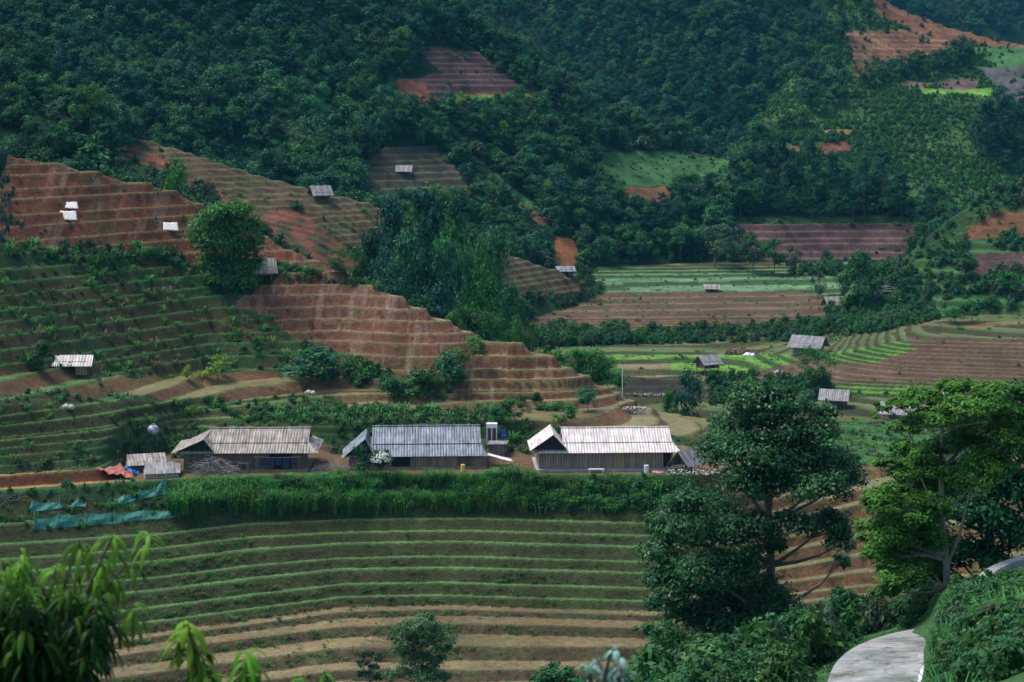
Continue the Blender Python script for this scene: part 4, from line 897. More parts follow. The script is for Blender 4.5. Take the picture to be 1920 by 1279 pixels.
def house(px0, px1, pyb, d, rx0, rx1, ex0, ex1, ye, yr, rz, roof, name, label, right_wing=True, left_annex=None, door=None, seams=(), porch=None, wall=PLANK, plinth=CONC):
    cx = (px0+px1)/2; m = d/F; bz = HY-0; z0 = zat(cx, d+1)-.05
    e = empty(name, ((cx-960)/F*d, d, z0), rz, label=label, cat='house')
    X_ = lambda px: (px-cx)*m
    He = (HY-ye)/F*(d-.7)-z0; run = 3.6; Hr = (HY-yr)/F*(d-.7+run)-z0
    D = 2*run-1.4; k = .42; Hm = He+(Hr-He)*k; ym = -.7+run*k; yb = D+.7
    x0, x1, a0, a1, r0, r1 = X_(px0), X_(px1), X_(ex0), X_(ex1), X_(rx0), X_(rx1)
    b = MB(); b.box(x0-.3, x1+.5, -.6, D+.3, -.4, .22); part(b, 'plinth', plinth, e)
    b = MB(); h = He+.18; xs1 = x1 if not porch else X_(porch)
    b.box(x0, xs1, 0, .06, .22, h); b.box(x0, x0+.06, .062, D-.062, .22, h); b.box(x1-.06, x1, .062, D-.062, .22, h); b.box(x0, x1, D-.06, D, .22, h)
    g = lambda xx: b.add([(xx, .3, Hm), (xx, D-.3, Hm), (xx, D/2, Hr-.12), (xx+.05, .3, Hm), (xx+.05, D-.3, Hm), (xx+.05, D/2, Hr-.12)], [(0, 2, 1), (3, 4, 5), (0, 1, 4, 3), (1, 2, 5, 4), (2, 0, 3, 5)])
    g(r0+.25); g(r1-.3); part(b, 'wall', wall, e)
    for s in seams:
        b = MB(); b.box(X_(s)-.05, X_(s)+.05, -.045, -.002, .22, h-.02); part(b, 'post', WOOD, e)
    if porch:
        b = MB(); b.box(X_(porch)+.002, x1-.08, 1.2, 1.26, .22, h); part(b, 'porch_back_wall', DPLANK, e)
        b = MB(); b.tube([(x1-.15, -.1, .2), (x1-.15, -.1, h-.1)], .07); part(b, 'post', WOOD, e)
    for dd in (door or []):
        b = MB(); b.box(X_(dd[0]), X_(dd[1]), -.035, -.003, .24, h-.15); part(b, 'door', dd[2], e, dd[3])
    b = MB(); W = int((a1-a0)/.26); W2 = int((r1-r0)/.26)
    # roof: full width below, narrower gabled part above, hips at both ends
    sheet(b, (r0, -.7, He), (r1, -.7, He), (r1, ym, Hm), (r0, ym, Hm), W2); sheet(b, (r0, ym-.12, Hm+.02), (r1, ym-.12, Hm+.02), (r1, D/2, Hr), (r0, D/2, Hr), W2)
    sheet(b, (r1, yb, He), (r0, yb, He), (r0, D/2, Hr), (r1, D/2, Hr), W2)
    sheet(b, (r1, -.7, He), (a1, -.7, He), (r1+.02, ym, Hm), (r1, ym, Hm), max(1, int((a1-r1)/.26)), th=.03)
    sheet(b, (a0, -.7, He), (r0, -.7, He), (r0, ym, Hm), (r0-.02, ym, Hm), max(1, int((r0-a0)/.26)), th=.03)
    sheet(b, (a1, -.7, He), (a1, yb, He), (r1, D-ym, Hm), (r1, ym, Hm), 0); sheet(b, (a0, yb, He), (a0, -.7, He), (r0, ym, Hm), (r0, D-ym, Hm), 0)
    rf = part(b, 'roof', roof, e, smooth=False)
    b = MB(); b.tube([(r0-.05, D/2, Hr+.03), (r1+.05, D/2, Hr+.03)], .09); part(b, 'ridge_cap', roof, rf)
    if left_annex:   # small gable facing the valley at the left end: (px left, px apex, px right, y apex, y eave)
        l, ap, r_, ya, yl = left_annex; yy = -.75; da = d+yy; Za = (HY-ya)/F*da-z0; Zl = (HY-yl)/F*da-z0
        b = MB(); sheet(b, (X_(l), 4.5, Zl-.05), (X_(l), yy, Zl-.05), (X_(ap), yy, Za), (X_(ap), 4.5, Za+.1), 9); sheet(b, (X_(r_), yy, Zl), (X_(r_), 4.5, Zl), (X_(ap), 4.5, Za+.1), (X_(ap), yy, Za), 9)
        part(b, 'annex_roof', roof, e)
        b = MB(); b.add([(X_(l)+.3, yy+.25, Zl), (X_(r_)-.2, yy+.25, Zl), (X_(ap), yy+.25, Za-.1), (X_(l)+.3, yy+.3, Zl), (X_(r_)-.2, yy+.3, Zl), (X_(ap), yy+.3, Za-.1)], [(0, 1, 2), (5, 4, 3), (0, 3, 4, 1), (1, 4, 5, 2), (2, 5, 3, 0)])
        part(b, 'gable_shade_panel', BLACK, e)  # solid black triangle painted as the shade under the gable
    return e, X_, z0, He
h1, *_ = house(345, 568, 885, 186, 388, 577, 322, 597, 850, 803, .02, ROOFT, 'farmhouse', 'long timber house with weathered tan sheet roof and laundry, leftmost of the three big houses', left_annex=(332, 384, 402, 824, 846), door=[(478, 484, WOOD, None), (420, 452, DPLANK, 'dark plank door'), (505, 548, BLACK, 'black panel painting the shade in an open doorway')], seams=(398, 452, 486, 560), wall=DPLANK, plinth=EARTH)
h2, *_ = house(655, 903, 880, 187.5, 698, 902, 650, 912, 856, 799, .05, ROOFB, 'farmhouse', 'timber house with blue-grey corrugated roof, middle one of the three big houses', left_annex=(641, 686, 703, 822, 858), door=[(735, 770, BLACK, 'black panel painting the shade in an open doorway'), (860, 886, DPLANK, None)], seams=(700, 770, 805, 858, 888), plinth=EARTH)
h3, *_ = house(1010, 1262, 884, 186.5, 1056, 1262, 1003, 1276, 849, 802, .045, ROOFW, 'farmhouse', 'plank-walled house with bright white-pink corrugated roof, rightmost of the three big houses', left_annex=(993, 1037, 1063, 814, 843), door=[(1152, 1171, NEWWOOD, 'pale new wooden door panel')], seams=(1016, 1077, 1127, 1150, 1172, 1192), porch=1244)

def hut(px, py, wpx, hpx, label, roof=ROOFG, wall=DPLANK, rz=0, d=None, lay=None, stilts=0, depth=.8, pitch=.38, over=.18, name='field_hut', open_=False, eavef=.55, cat='hut'):
    p = at(px, py, d) if d else hit(px, py, 0, lay)
    if d: p.z = zat(px, d)
    m = p.y/F; W = wpx*m/(1+2*over)*(.92); Ht = hpx*m; D = W*depth; st = Ht*stilts; he = Ht*eavef; hr = Ht*.97
    e = empty(name, p, rz, label=label, cat=cat); o = W*over
    if stilts:
        for x in (-W/2+.1, W/2-.1):
            for y in (.1, D-.1):
                b = MB(); b.tube([(x, y, -.5), (x, y, st+.05)], .07); part(b, 'stilt', WOOD, e)
        b = MB(); b.box(-W/2-.1, W/2+.1, -.1, D+.1, st, st+.08); part(b, 'floor', WOOD, e)
    b = MB(); zb = st+.08 if stilts else -.3; t = .05
    if open_:
        for x in (-W/2+.08, 0, W/2-.08):
            for y in (.08, D-.08): b.tube([(x, y, zb), (x, y, he)], .06)
        b.box(-W/2, W/2, D-.05, D, zb, he); part(b, 'frame', WOOD, e)
    else:
        b.box(-W/2, W/2, 0, t, zb, he+.05); b.box(-W/2, W/2, D-t, D, zb, he+.05); b.box(-W/2, -W/2+t, t+.002, D-t-.002, zb, he+.05); b.box(W/2-t, W/2, t+.002, D-t-.002, zb, he+.05)
        for x in (-W/2, W/2-t): b.add([(x, .05, he+.05), (x, D-.05, he+.05), (x, D/2, hr-.08), (x+t, .05, he+.05), (x+t, D-.05, he+.05), (x+t, D/2, hr-.08)], [(0, 2, 1), (3, 4, 5), (0, 1, 4, 3), (1, 2, 5, 4), (2, 0, 3, 5)])
        part(b, 'wall', wall, e)
        b = MB(); b.box(-W*.12, W*.12, -.03, -.003, zb+.05, he-.1); part(b, 'door', BLACK, e)  # black slab paints the dimness inside the doorway
    b = MB(); wv = max(3, int((W+2*o)/.3)); sl = (hr-he)/(D/2); ov = o
    sheet(b, (-W/2-o, -ov, he-sl*ov), (W/2+o, -ov, he-sl*ov), (W/2+o, D/2, hr), (-W/2-o, D/2, hr), wv, .03); sheet(b, (W/2+o, D+ov, he-sl*ov), (-W/2-o, D+ov, he-sl*ov), (-W/2-o, D/2, hr), (W/2+o, D/2, hr), wv, .03)
    part(b, 'roof', roof, e)
    return e
hut(135, 702, 82, 31, 'small pale-roofed hut with whitish walls on the flat left terrace', ROOFW, PLANK, .05, lay='hill', depth=.55, eavef=.62)
hut(496, 530, 52, 46, 'little stilt hut with pale thatched roof tucked beside the huge bamboo', THATCH, GPLANK, .35, lay='hill', stilts=.3, eavef=.62, over=.28)
hut(605, 378, 46, 30, 'dark stilt hut with shiny grey roof alone on the brown terraced ridge', ROOFG, DPLANK, .5, lay='ridge', stilts=.25)
hut(757, 330, 34, 19, 'tiny open shelter with pale roof among the striped green terraces', ROOFG, DPLANK, 0, lay='mountain', open_=True)
hut(773, 396, 24, 10, 'tiny pale lean-to roof above the brown ridge terraces', ROOFG, DPLANK, .2, lay='mountain', open_=True)
hut(1510, 664, 74, 34, 'large grey timber barn with grey plank roof in the valley', ROOFG, GPLANK, -.55, lay='valley', depth=.62, eavef=.58, name='barn', cat='barn')
hut(1335, 702, 50, 36, 'small stilt hut with grey roof beside the bright green paddies', ROOFG, DPLANK, .55, lay='valley', stilts=.32, eavef=.66)
hut(1563, 768, 62, 36, 'open field shelter with light grey roof below the bright green strip', ROOFG, DPLANK, -.3, lay='valley', open_=True, eavef=.62)
hut(1682, 812, 76, 38, 'grey sheet roofed open shelter half hidden by the bright green tree', ROOFG, DPLANK, -.4, lay='valley', open_=True, eavef=.62)
hut(1567, 582, 42, 26, 'pale pyramid-roofed hut beneath the tallest valley tree', THATCH, DPLANK, .3, lay='valley', stilts=.3, over=.25)
hut(1595, 512, 26, 20, 'small grey hut at the foot of the far slope beside the tallest tree', ROOFG, GPLANK, .3, lay='valley')
hut(1335, 548, 34, 13, 'low whitish-roofed hut in the far striped paddies', ROOFT, DPLANK, 0, lay='valley')
hut(1062, 517, 40, 15, 'low blue-grey hut roof under the orange landslip', ROOFB, DPLANK, .2)
hut(1884, 552, 50, 34, 'stilt house with pale roof on the right slope beside a bright green tree', ROOFW, DPLANK, .4, lay='valley', stilts=.35, eavef=.65)
hut(1300, 888, 62, 40, 'low dark woodshed with grey roof at the right end of the white-roofed house', ROOFG, DPLANK, .9, d=186, open_=True, eavef=.5, name='woodshed', cat='shed')
# sheds by the houses
def leanto(px0, px1, ytl, ybl, pyb, d, label, roof, wall, rz=0, name='shed'):
    m = d/F; cx = (px0+px1)/2; z0 = zat(cx, d)-.05; e = empty(name, ((cx-960)/F*d, d, z0), rz, label=label, cat='shed'); W = (px1-px0)*m
    hf = (HY-ybl)/F*d-z0; D = 2.6; hb = (HY-ytl)/F*(d+D)-z0
    b = MB(); b.box(-W/2+.15, W/2-.15, .2, .25, -.3, hf); b.box(-W/2+.15, -W/2+.2, .252, D-.2, -.3, hf); b.box(W/2-.2, W/2-.15, .252, D-.2, -.3, hf); part(b, 'wall', wall, e)
    b = MB(); b.box(W*.02, W*.2, .17, .197, -.2, hf-.15); part(b, 'door', NEWWOOD, e)
    b = MB(); sheet(b, (-W/2, -.1, hf+.02), (W/2, -.1, hf+.02), (W/2+.2, D, hb), (-W/2+.3, D, hb), max(3, int(W/.3))); part(b, 'roof', roof, e)
    return e
leanto(270, 338, 866, 888, 905, 182.5, 'small shed with grey sheet roof at the end of the green nets', ROOFG, CONC, .25)
leanto(238, 312, 850, 872, 893, 185.5, 'low shed with brownish sheet roof between the red tarp and the left house', ROOFT, DPLANK, .3)
leanto(913, 950, 826, 833, 858, 193, 'small grey plank shed right of the blue-grey roofed house', ROOFG, GPLANK, 0)
# small white-roofed shed on legs
p = Vector(((922-960)/F*196.5, 196.5, zat(922, 196.5))); e = empty('small_shed', p, 0, label='tiny white-roofed box shed standing above the plank shed', cat='shed')
zt = (HY-795)/F*196.5-p.z
b = MB(); b.box(-.55, .55, 0, .9, zt-.42, zt); part(b, 'roof', WHITE, e)
for x in (-.48, 0, .48):
    b = MB(); b.box(x-.05, x+.05, .05, .15, -.3, zt-.42); part(b, 'leg', WHITE, e)
b = MB(); b.box(-.5, .5, .3, .8, -.1, zt-.45); part(b, 'wall', DPLANK, e)
SHEET = simple('creased_white_plastic', (.38, .36, .35), (.78, .75, .74), 4, .6, .5, .05)
# loose white sheet leaning by the shed
def flat(name, label, cat, pts, m, th=.03, nx=10, ny=6, wav=.05, seed=1, stuff=None):
    P = [Vector(q) for q in pts]; b = MB(); base = 0; rng = random.Random(seed); c = sum(P, Vector())/4
    ph = rng.random()*6
    for s in (0, 1):
        for j in range(ny+1):
            for i in range(nx+1):
                q = P[0].lerp(P[1], i/nx).lerp(P[3].lerp(P[2], i/nx), j/ny)-c
                q.z += wav*(math.sin(i*1.9+ph+j)+math.sin(j*2.3+i*.8))*.5-s*th; b.v.append(tuple(q))
    w_ = nx+1; M_ = w_*(ny+1)
    for j in range(ny):
        for i in range(nx):
            q = (j*w_+i, j*w_+i+1, (j+1)*w_+i+1, (j+1)*w_+i); b.f.append(q); b.f.append(tuple(k+M_ for k in q)[::-1])
    rim = [i for i in range(w_)]+[j*w_+nx for j in range(1, ny+1)]+[ny*w_+i for i in range(nx-1, -1, -1)]+[j*w_ for j in range(ny-1, 0, -1)]
    for a, q in zip(rim, rim[1:]+rim[:1]): b.f.append((a+M_, q+M_, q, a))
    o = b.build(name, m, loc=c, smooth=True); return tag(o, label, cat)
def onland(px, py, up=.1, lay=None):
    q = hit(px, py, 0, lay); q.z += up; return q
for px, py, w_, h_, lb, sd_ in ((132, 386, 34, 14, 'upper of the two white plastic sheets lying on the red terraces', 1), (130, 405, 34, 18, 'lower, striped-looking white sheet lying on the red terraces', 2), (322, 425, 30, 15, 'crumpled white sheet lying alone near the right of the red terraces', 3)):
    q = hit(px, py+h_/2, 0, 'hill'); m = q.y/F; zt = (HY-(py-h_/2))/F*q.y
    flat('plastic_sheet', lb, 'plastic sheet', [(q.x-w_/2*m, q.y-.5, q.z+.06), (q.x+w_/2*m, q.y-.5, q.z-.02), (q.x+w_/2*m-.35, q.y+.35, zt), (q.x-w_/2*m-.1, q.y+.25, zt)], SHEET, wav=.05, seed=sd_)
d = 184.
flat('metal_sheet', 'loose white roofing sheet lying beside the plank shed', 'roofing sheet', [at(913, 853, 188), at(962, 866, 188), at(960, 861, 189.6), at(915, 849, 189.6)], WHITE, wav=.02)
# red and blue tarp
flat('tarp', 'red and orange tarp sagging from the shed over the flooded pad', 'tarp', [at(180, 880, 181.5), at(246, 896, 182), at(262, 893, 184.5), at(225, 871, 185)], RED, wav=.22, nx=14, seed=4)
flat('tarp', 'blue tarp strip hanging beside the red tarp', 'tarp', [at(232, 876, 184.6), at(258, 892, 183.8), at(262, 886, 185), at(240, 872, 185.3)], BLUE, wav=.12, seed=5)
b = MB(); b.tube([(0, 0, -.6), (0, 0, .85)], .04); o = b.build('post', WOOD, loc=(at(234, 893, 182.2).x, 182.2, zat(234, 182.2))); tag(o, 'thin wooden post holding up the red tarp', 'post')
# green nets
m, nt_, bb = newmat('green_netting'); bb.inputs['Base Color'].default_value = (.01, .20, .16, 1); bb.inputs['Roughness'].default_value = .6
tr = nt_.nodes.new('ShaderNodeBsdfTransparent'); mx = nt_.nodes.new('ShaderNodeMixShader'); mx.inputs[0].default_value = .74
nt_.links.new(tr.outputs[0], mx.inputs[1]); nt_.links.new(bb.outputs[0], mx.inputs[2]); nt_.links.new(mx.outputs[0], nt_.nodes['Material Output'].inputs[0]); NET = m
def net(pts, label, d0=None):
    # pts: (px, y top, y bottom) along the net, standing on posts
    D_ = [(hit(px, yb, 0, 'hill').y if not d0 else d0) for px, yt, yb in pts]; D_ = [sum(D_[max(0, i-1):i+2])/len(D_[max(0, i-1):i+2])-.2 for i in range(len(D_))]
    org = at(pts[0][0], pts[0][2], D_[0]); e = empty('net_fence', org, label=label, cat='netting'); b = MB(); n = len(pts)*5; xs = np.linspace(0, len(pts)-1, n); r = random.Random(n)
    P_ = np.array(pts, float); rows_ = []
    for x in xs:
        px, yt, yb = [np.interp(x, range(len(pts)), P_[:, k]) for k in range(3)]; dd = np.interp(x, range(len(pts)), D_)
        yt += math.sin((x % 1)*math.pi)*3
        a = at(px, yb, dd)-org; c = at(px, yt, dd+.5)-org; mid = a.lerp(c, .5)+Vector((0, .15*math.sin(x*5), 0)); rows_.append((a, mid, c))
    for q in rows_: b.v += [tuple(v) for v in q]
    for i in range(n-1):
        for k in (0, 1): b.f.append((3*i+k, 3*i+3+k, 3*i+4+k, 3*i+1+k))
    part(b, 'net', NET, e)
    for (px, yt, yb), dd in zip(pts, D_):
        b = MB(); a = at(px, yb+4, dd)-org; c = at(px, yt-3, dd+.5)-org; b.tube([a, c], .03, n=5); part(b, 'pole', PIPE, e)
net([(52,958,972),(60,938,960),(90,942,956),(112,937,953),(128,944,951),(146,934,949),(161,944,950)], 'short green net fence at the upper left of the vegetable plots')
net([(203,938,950),(232,928,944),(262,920,936),(290,914,930),(308,896,928),(313,882,922)], 'green net climbing towards the grey shed')
net([(64,962,994),(68,972,994),(110,964,990),(160,962,986),(215,960,982),(270,956,974),(318,957,972),(335,958,968)], 'long low green net fence along the lowest vegetable plot')
# round water tank
q = hit(287, 818, 0, 'hill'); zc = (HY-806)/F*q.y; e = empty('water_tank', (q.x, q.y, q.z), label='round white and grey water tank on the bank above the left sheds', cat='tank')
b = MB(); r_ = .62; n = 18; cz = zc-q.z
for j in range(9):
    a = -math.pi/2+math.pi*j/8
    for i in range(n): b.v.append((r_*math.cos(a)*math.cos(2*math.pi*i/n), r_*math.cos(a)*math.sin(2*math.pi*i/n), cz+r_*.82*math.sin(a)))
for j in range(8):
    for i in range(n): b.f.append((j*n+i, j*n+(i+1) % n, (j+1)*n+(i+1) % n, (j+1)*n+i))
tm = simple('patchy_tank', (.08, .11, .16), (.62, .66, .72), 2.2, .35, 0); part(b, 'tank_body', tm, e, smooth=True)
b = MB(); [b.tube([(x, y, -.6), (x, y, cz-.2)], .05) for x, y in ((-.35, -.3), (.35, -.3), (.35, .3), (-.35, .3))]; part(b, 'stand', WOOD, e)
b = MB(); b.tube([(0, 0, cz+.45), (0, 0, cz+.6)], .16, .14, 12); part(b, 'lid', CONC, e)
# brush pile, firewood, stones
def sticks(name, label, cat, px, d, w_, h_, n, L_, m, seed, r=.02, parts_=None, dirn=None):
    rng = random.Random(seed); b = MB(); p = Vector(((px-960)/F*d, d, zat(px, d)))
    for i in range(n):
        x = (rng.random()-.5)*w_; y = (rng.random()-.5)*w_*.4; z = rng.random()*h_*(1-abs(x)/w_); a = dirn+rng.gauss(0, .1) if dirn is not None else rng.random()*3.14; t = rng.gauss(0, .25)
        v = Vector((math.cos(a)*math.cos(t), math.sin(a)*math.cos(t), math.sin(t)))*L_*(.5+rng.random()*.5)/2; c = Vector((x, y, z+.05))
        b.tube([c-v, c+v*.2+Vector((0, 0, .06)), c+v], r, r*.6, 5)
    o = b.build(name, m, loc=p); return tag(o, label, cat)
sticks('brush_pile', 'big tangle of bare grey branches before the tan-roofed house', 'brush pile', 402, 184.2, 3.6, 1.6, 150, 2.2, PIPE, 1)
sticks('brush_pile', 'heap of brown sticks between the left and middle houses', 'brush pile', 625, 185.5, 3.0, .9, 90, 1.8, PIPE, 2)
sticks('firewood_pile', 'brown stacked log pile beside the valley barn', 'firewood', 1388, 322, 5.2, 1.0, 160, 1.0, simple('cut_logs', (.10, .045, .03), (.26, .13, .08), 5, .9), 3, .09, dirn=1.5)
sticks('firewood_pile', 'dark firewood heap between the white-roofed house and the woodshed', 'firewood', 1282, 185.4, 2.2, .7, 90, 1.2, WOOD, 4, .05)
sticks('pole_stack', 'bundle of thin poles at the left end of the vegetable plots', 'poles', 18, 175.5, 2.8, .8, 26, 2.4, PIPE, 5, .02, dirn=.9)
sticks('fallen_branches', 'bleached fallen branches beneath the tallest valley tree', 'branches', 1652, 362, 5, 2.2, 26, 5, PALEBARK, 6, .06, dirn=.5)
def rocks(name, label, px, py, w_, h_, n, s, lay='hill', seed=1, m=STONE, cat='stones'):
    rng = np.random.RandomState(seed); q = hit(px, py, 0, lay); Vs, Fs = [], []
    base = [(-1,0,0),(1,0,0),(0,-1,0),(0,1,0),(0,0,-1),(0,0,1)]; tri = [(0,2,5),(2,1,5),(1,3,5),(3,0,5),(2,0,4),(1,2,4),(3,1,4),(0,3,4)]
    for i in range(n):
        c = np.array([(rng.rand()-.5)*w_, (rng.rand()-.5)*w_*.3, rng.rand()*h_]); sc_ = s*(.5+rng.rand()); b_ = len(Vs); R3 = np.linalg.qr(rng.normal(size=(3, 3)))[0]
        for v in base: Vs.append(tuple(c+(R3 @ (np.array(v)*(.6+.5*rng.rand(3))))*sc_))
        Fs += [(a+b_, b2+b_, c2+b_) for a, b2, c2 in tri]
    return tag(mesh_np(name, Vs, Fs, m, loc=q), label, cat)
rocks('stone_heap', 'heap of pale stones on the flooded pad behind the white-roofed house', 1186, 776, 2.6, .7, 110, .16)
rocks('stone_heap', 'pale stones along the edge below the white-roofed house', 1300, 893, 5, .3, 90, .12, seed=3)
rocks('rubble', 'scattered pale rubble on the dark stream bank', 1225, 742, 6, .3, 60, .16, 'valley', 4)
for px, py, s, lb, ly in ((582, 738, .35, 'white boulder beside the dark gully bushes', 'hill'), (128, 764, .35, 'pale rock on a left grassy bank', 'hill'), (1405, 668, .6, 'white heap on top of the valley log pile', 'valley'), (1462, 700, .5, 'pale rocks on the brown valley terraces', 'valley')):
    rocks('boulder', lb, px, py, s*1.5, s*.5, 5, s, ly, 7, STONE if s != .6 else WHITE, 'rock')
q = Vector(((1167-960)/F*216, 216, zat(1167, 216))); b = MB(); b.tube([(0, 0, -.3), (0, 0, 3.0)], .045); tag(b.build('white_pole', WHITE, loc=q), 'thin white pole standing at the end of the bamboo thicket', 'pole')
# yard things
def yard(px, d, f, name, label, cat, m):
    b = MB(); f(b); o = b.build(name, m, loc=(((px-960)/F*d), d, zat(px, d))); return tag(o, label, cat)
yard(868, 185.8, lambda b: b.tube([(0,0,.02),(0,0,.5),(0,0,.56),(0,0,.66)], .24, .2, 10), 'water_can', 'yellow plastic container before the middle house', 'container', YEL)
yard(1212, 185.2, lambda b: b.tube([(0,0,0),(0,0,.35),(0,0,.7)], .2, .23, 12), 'bucket', 'pale bucket before the right end of the white-roofed house', 'bucket', WHITE)
yard(1118, 185.2, lambda b: [b.box(-.75,.75,-.2,.2,.3,.36), b.box(-.65,-.55,-.15,.15,0,.3), b.box(.55,.65,-.15,.15,0,.3)], 'bench', 'low pale bench before the white-roofed house', 'bench', WHITE)
yard(455, 184.8, lambda b: [b.box(-.5,.5,-.02,.04,.9,.97), b.box(-.5,-.43,-.02,.04,0,.9), b.box(.43,.5,-.02,.04,0,.9), b.box(-.5,.5,-.02,.04,.1,.17), b.box(-.5,.5,.5,.56,.9,.97), b.box(-.5,-.43,.5,.56,0,.9), b.box(.43,.5,.5,.56,0,.9)], 'drying_rack', 'square wooden frame before the tan-roofed house', 'rack', WOOD)
yard(944, 197, lambda b: [b.box(-.25,.25,-.25,.25,.4,.46), b.box(-.25,.25,.2,.26,.46,.95), b.tube([(-.2,-.2,0),(-.2,-.2,.4)],.03), b.tube([(.2,-.2,0),(.2,-.2,.4)],.03), b.tube([(-.2,.2,0),(-.2,.2,.4)],.03), b.tube([(.2,.2,0),(.2,.2,.4)],.03)], 'chair', 'blue plastic chair beside the tiny white-roofed shed', 'chair', BLUE)
flat('tarp', 'small pink and red cloth spread on the ground before the porch', 'cloth', [at(1222, 886, 185), at(1248, 888, 185), at(1246, 883, 186), at(1224, 881, 186)], simple('pink_cloth', (.45, .12, .12), (.62, .35, .33), 9, .8), wav=.04, seed=9)
# laundry on a line under the eave of the left house
z_ = h1.location.z
e = empty('laundry_line', (at(520, 0, 184.7).x, 184.7, z_), label='dark blue laundry hung on a line under the eave of the tan-roofed house', cat='laundry')
b = MB(); b.tube([(-2.2, 0, 1.62), (0, 0, 1.55), (2.2, 0, 1.62)], .012, n=4); part(b, 'line', PIPE, e)
for i, (x, w_, hh) in enumerate(((-1.3, .5, .8), (-.6, .6, 1.0), (.1, .55, .7), (.8, .6, 1.0), (1.5, .5, .85))):
    b = MB(); sheet(b, (x-w_/2, 0, 1.56-hh), (x+w_/2, 0.05, 1.56-hh), (x+w_/2, 0, 1.56), (x-w_/2, 0, 1.56), 2, .03, .01); part(b, 'cloth', CLOTH, e)

# ------------------------------------------------------------------ concrete road and its kerbs
def roadmat():
    m, nt, b = newmat('worn_concrete'); co = gen(nt, 'Object', (1, 1, 1)); n = noise(nt, 2.2, 8, co, .7); n2 = noise(nt, .30, 6, co)
    c = mixc(nt, ramp(nt, n, [(.3, (.24, .24, .235)), (.7, (.44, .43, .42))]), ramp(nt, n2, [(.42, (.42, .50, .44)), (.50, (1, 1, 1))]), .8, 'MULTIPLY')
    vo = nt.nodes.new('ShaderNodeTexVoronoi'); vo.feature = 'DISTANCE_TO_EDGE'; vo.inputs['Scale'].default_value = .42
    wn = nt.nodes.new('ShaderNodeTexNoise'); wn.inputs['Scale'].default_value = 1.5; ad = nt.nodes.new('ShaderNodeVectorMath'); nt.links.new(co, wn.inputs['Vector']); nt.links.new(co, ad.inputs[0]); nt.links.new(wn.outputs[1], ad.inputs[1]); nt.links.new(ad.outputs[0], vo.inputs['Vector'])
    c = mixc(nt, c, ramp(nt, vo.outputs['Distance'], [(.004, (.35, .34, .32)), (.02, (1, 1, 1))]), .8, 'MULTIPLY')
    c = mixc(nt, c, ramp(nt, noise(nt, .8, 5, co, .7), [(.52, (1, 1, 1)), (.62, (.62, .54, .42))]), .8, 'MULTIPLY')
    nt.links.new(c, b.inputs['Base Color']); b.inputs['Roughness'].default_value = .55; bump(nt, b, n, .25, .02); return m
ROADM = roadmat()
def road(name, Lp, Rp, label=None, m=ROADM, lift=.07, edge=.12):
    # Lp, Rp: world points of the two edges
    b = MB(); n = len(Lp)
    for a, c in zip(Lp, Rp):
        a, c = Vector(a), Vector(c)
        for t in (0, .25, .5, .75, 1): q = a.lerp(c, t); b.v.append((q.x, q.y, q.z+lift))
        b.v.append((a.x, a.y, a.z+lift-edge*2.5)); b.v.append((c.x, c.y, c.z+lift-edge*2.5))
    for i in range(n-1):
        o = 7*i; p = o+7
        for k in range(4): b.f.append((o+k, o+k+1, p+k+1, p+k))
        b.f.append((o+5, o, p, p+5)); b.f.append((o+4, o+6, p+6, p+4))
    return b.build(name, m, smooth=False)
def sm(P, n=24):
    P = np.array([tuple(p) for p in P]); t = np.linspace(0, len(P)-1, n); o = np.stack([np.interp(t, range(len(P)), P[:, k]) for k in range(3)], 1)
    for _ in range(3): o[1:-1] = (o[:-2]+2*o[1:-1]+o[2:])/4
    return [Vector(q) for q in o]
Lr = sm([at(1530, 1420, 57.5), at(1540, 1330, 61.5), at(1552, 1275, 65), at(1566, 1243, 68), at(1600, 1215, 71), at(1650, 1196, 74), at(1700, 1184, 76.5), at(1760, 1176, 78.5), at(1860, 1166, 81)])
Rr = sm([at(1735, 1420, 56.8), at(1727, 1330, 61), at(1722, 1275, 64.2), at(1735, 1250, 66.3), at(1755, 1228, 68), at(1780, 1215, 70), at(1810, 1202, 72), at(1850, 1192, 74), at(1930, 1180, 77)])
rd = road('road', Lr, Rr); rd['kind'] = 'structure'
b = MB(); b.tube([q+Vector((.02, 0, .09)) for q in Rr[3:14]], .09, .09, 6); tag(b.build('kerb', WHITE), 'crumbling white kerb along the right edge of the concrete road', 'kerb')
# mud pad and kerb of the upper bend
Pm = sm([at(1850, 1112, 74.6), at(1868, 1090, 76), at(1895, 1074, 78), at(1940, 1060, 80), at(2010, 1050, 82)], 16); Pr = sm([at(1872, 1118, 73.6), at(1890, 1104, 74), at(1925, 1092, 75), at(1975, 1082, 76), at(2060, 1075, 77)], 16)
MUD = simple('dried_mud', (.22, .20, .09), (.34, .29, .15), 1.5, .9)
o = road('dirt_road', Pm, Pr, m=MUD, lift=.12, edge=.3); o['kind'] = 'structure'
b = MB(); n0 = 0
for i, q in enumerate(Pm):
    for (dx, dz) in ((-.45, -.4), (-.45, .34), (-.1, .34), (-.1, -.4)): b.v.append((q.x+dx, q.y-dx*.6, q.z+dz))
for i in range(len(Pm)-1):
    for k in range(3): b.f.append((4*i+k, 4*i+k+1, 4*i+5+k, 4*i+4+k))
tag(b.build('kerb', CONC), 'curved grey concrete kerb of the upper road bend at the right edge', 'kerb')

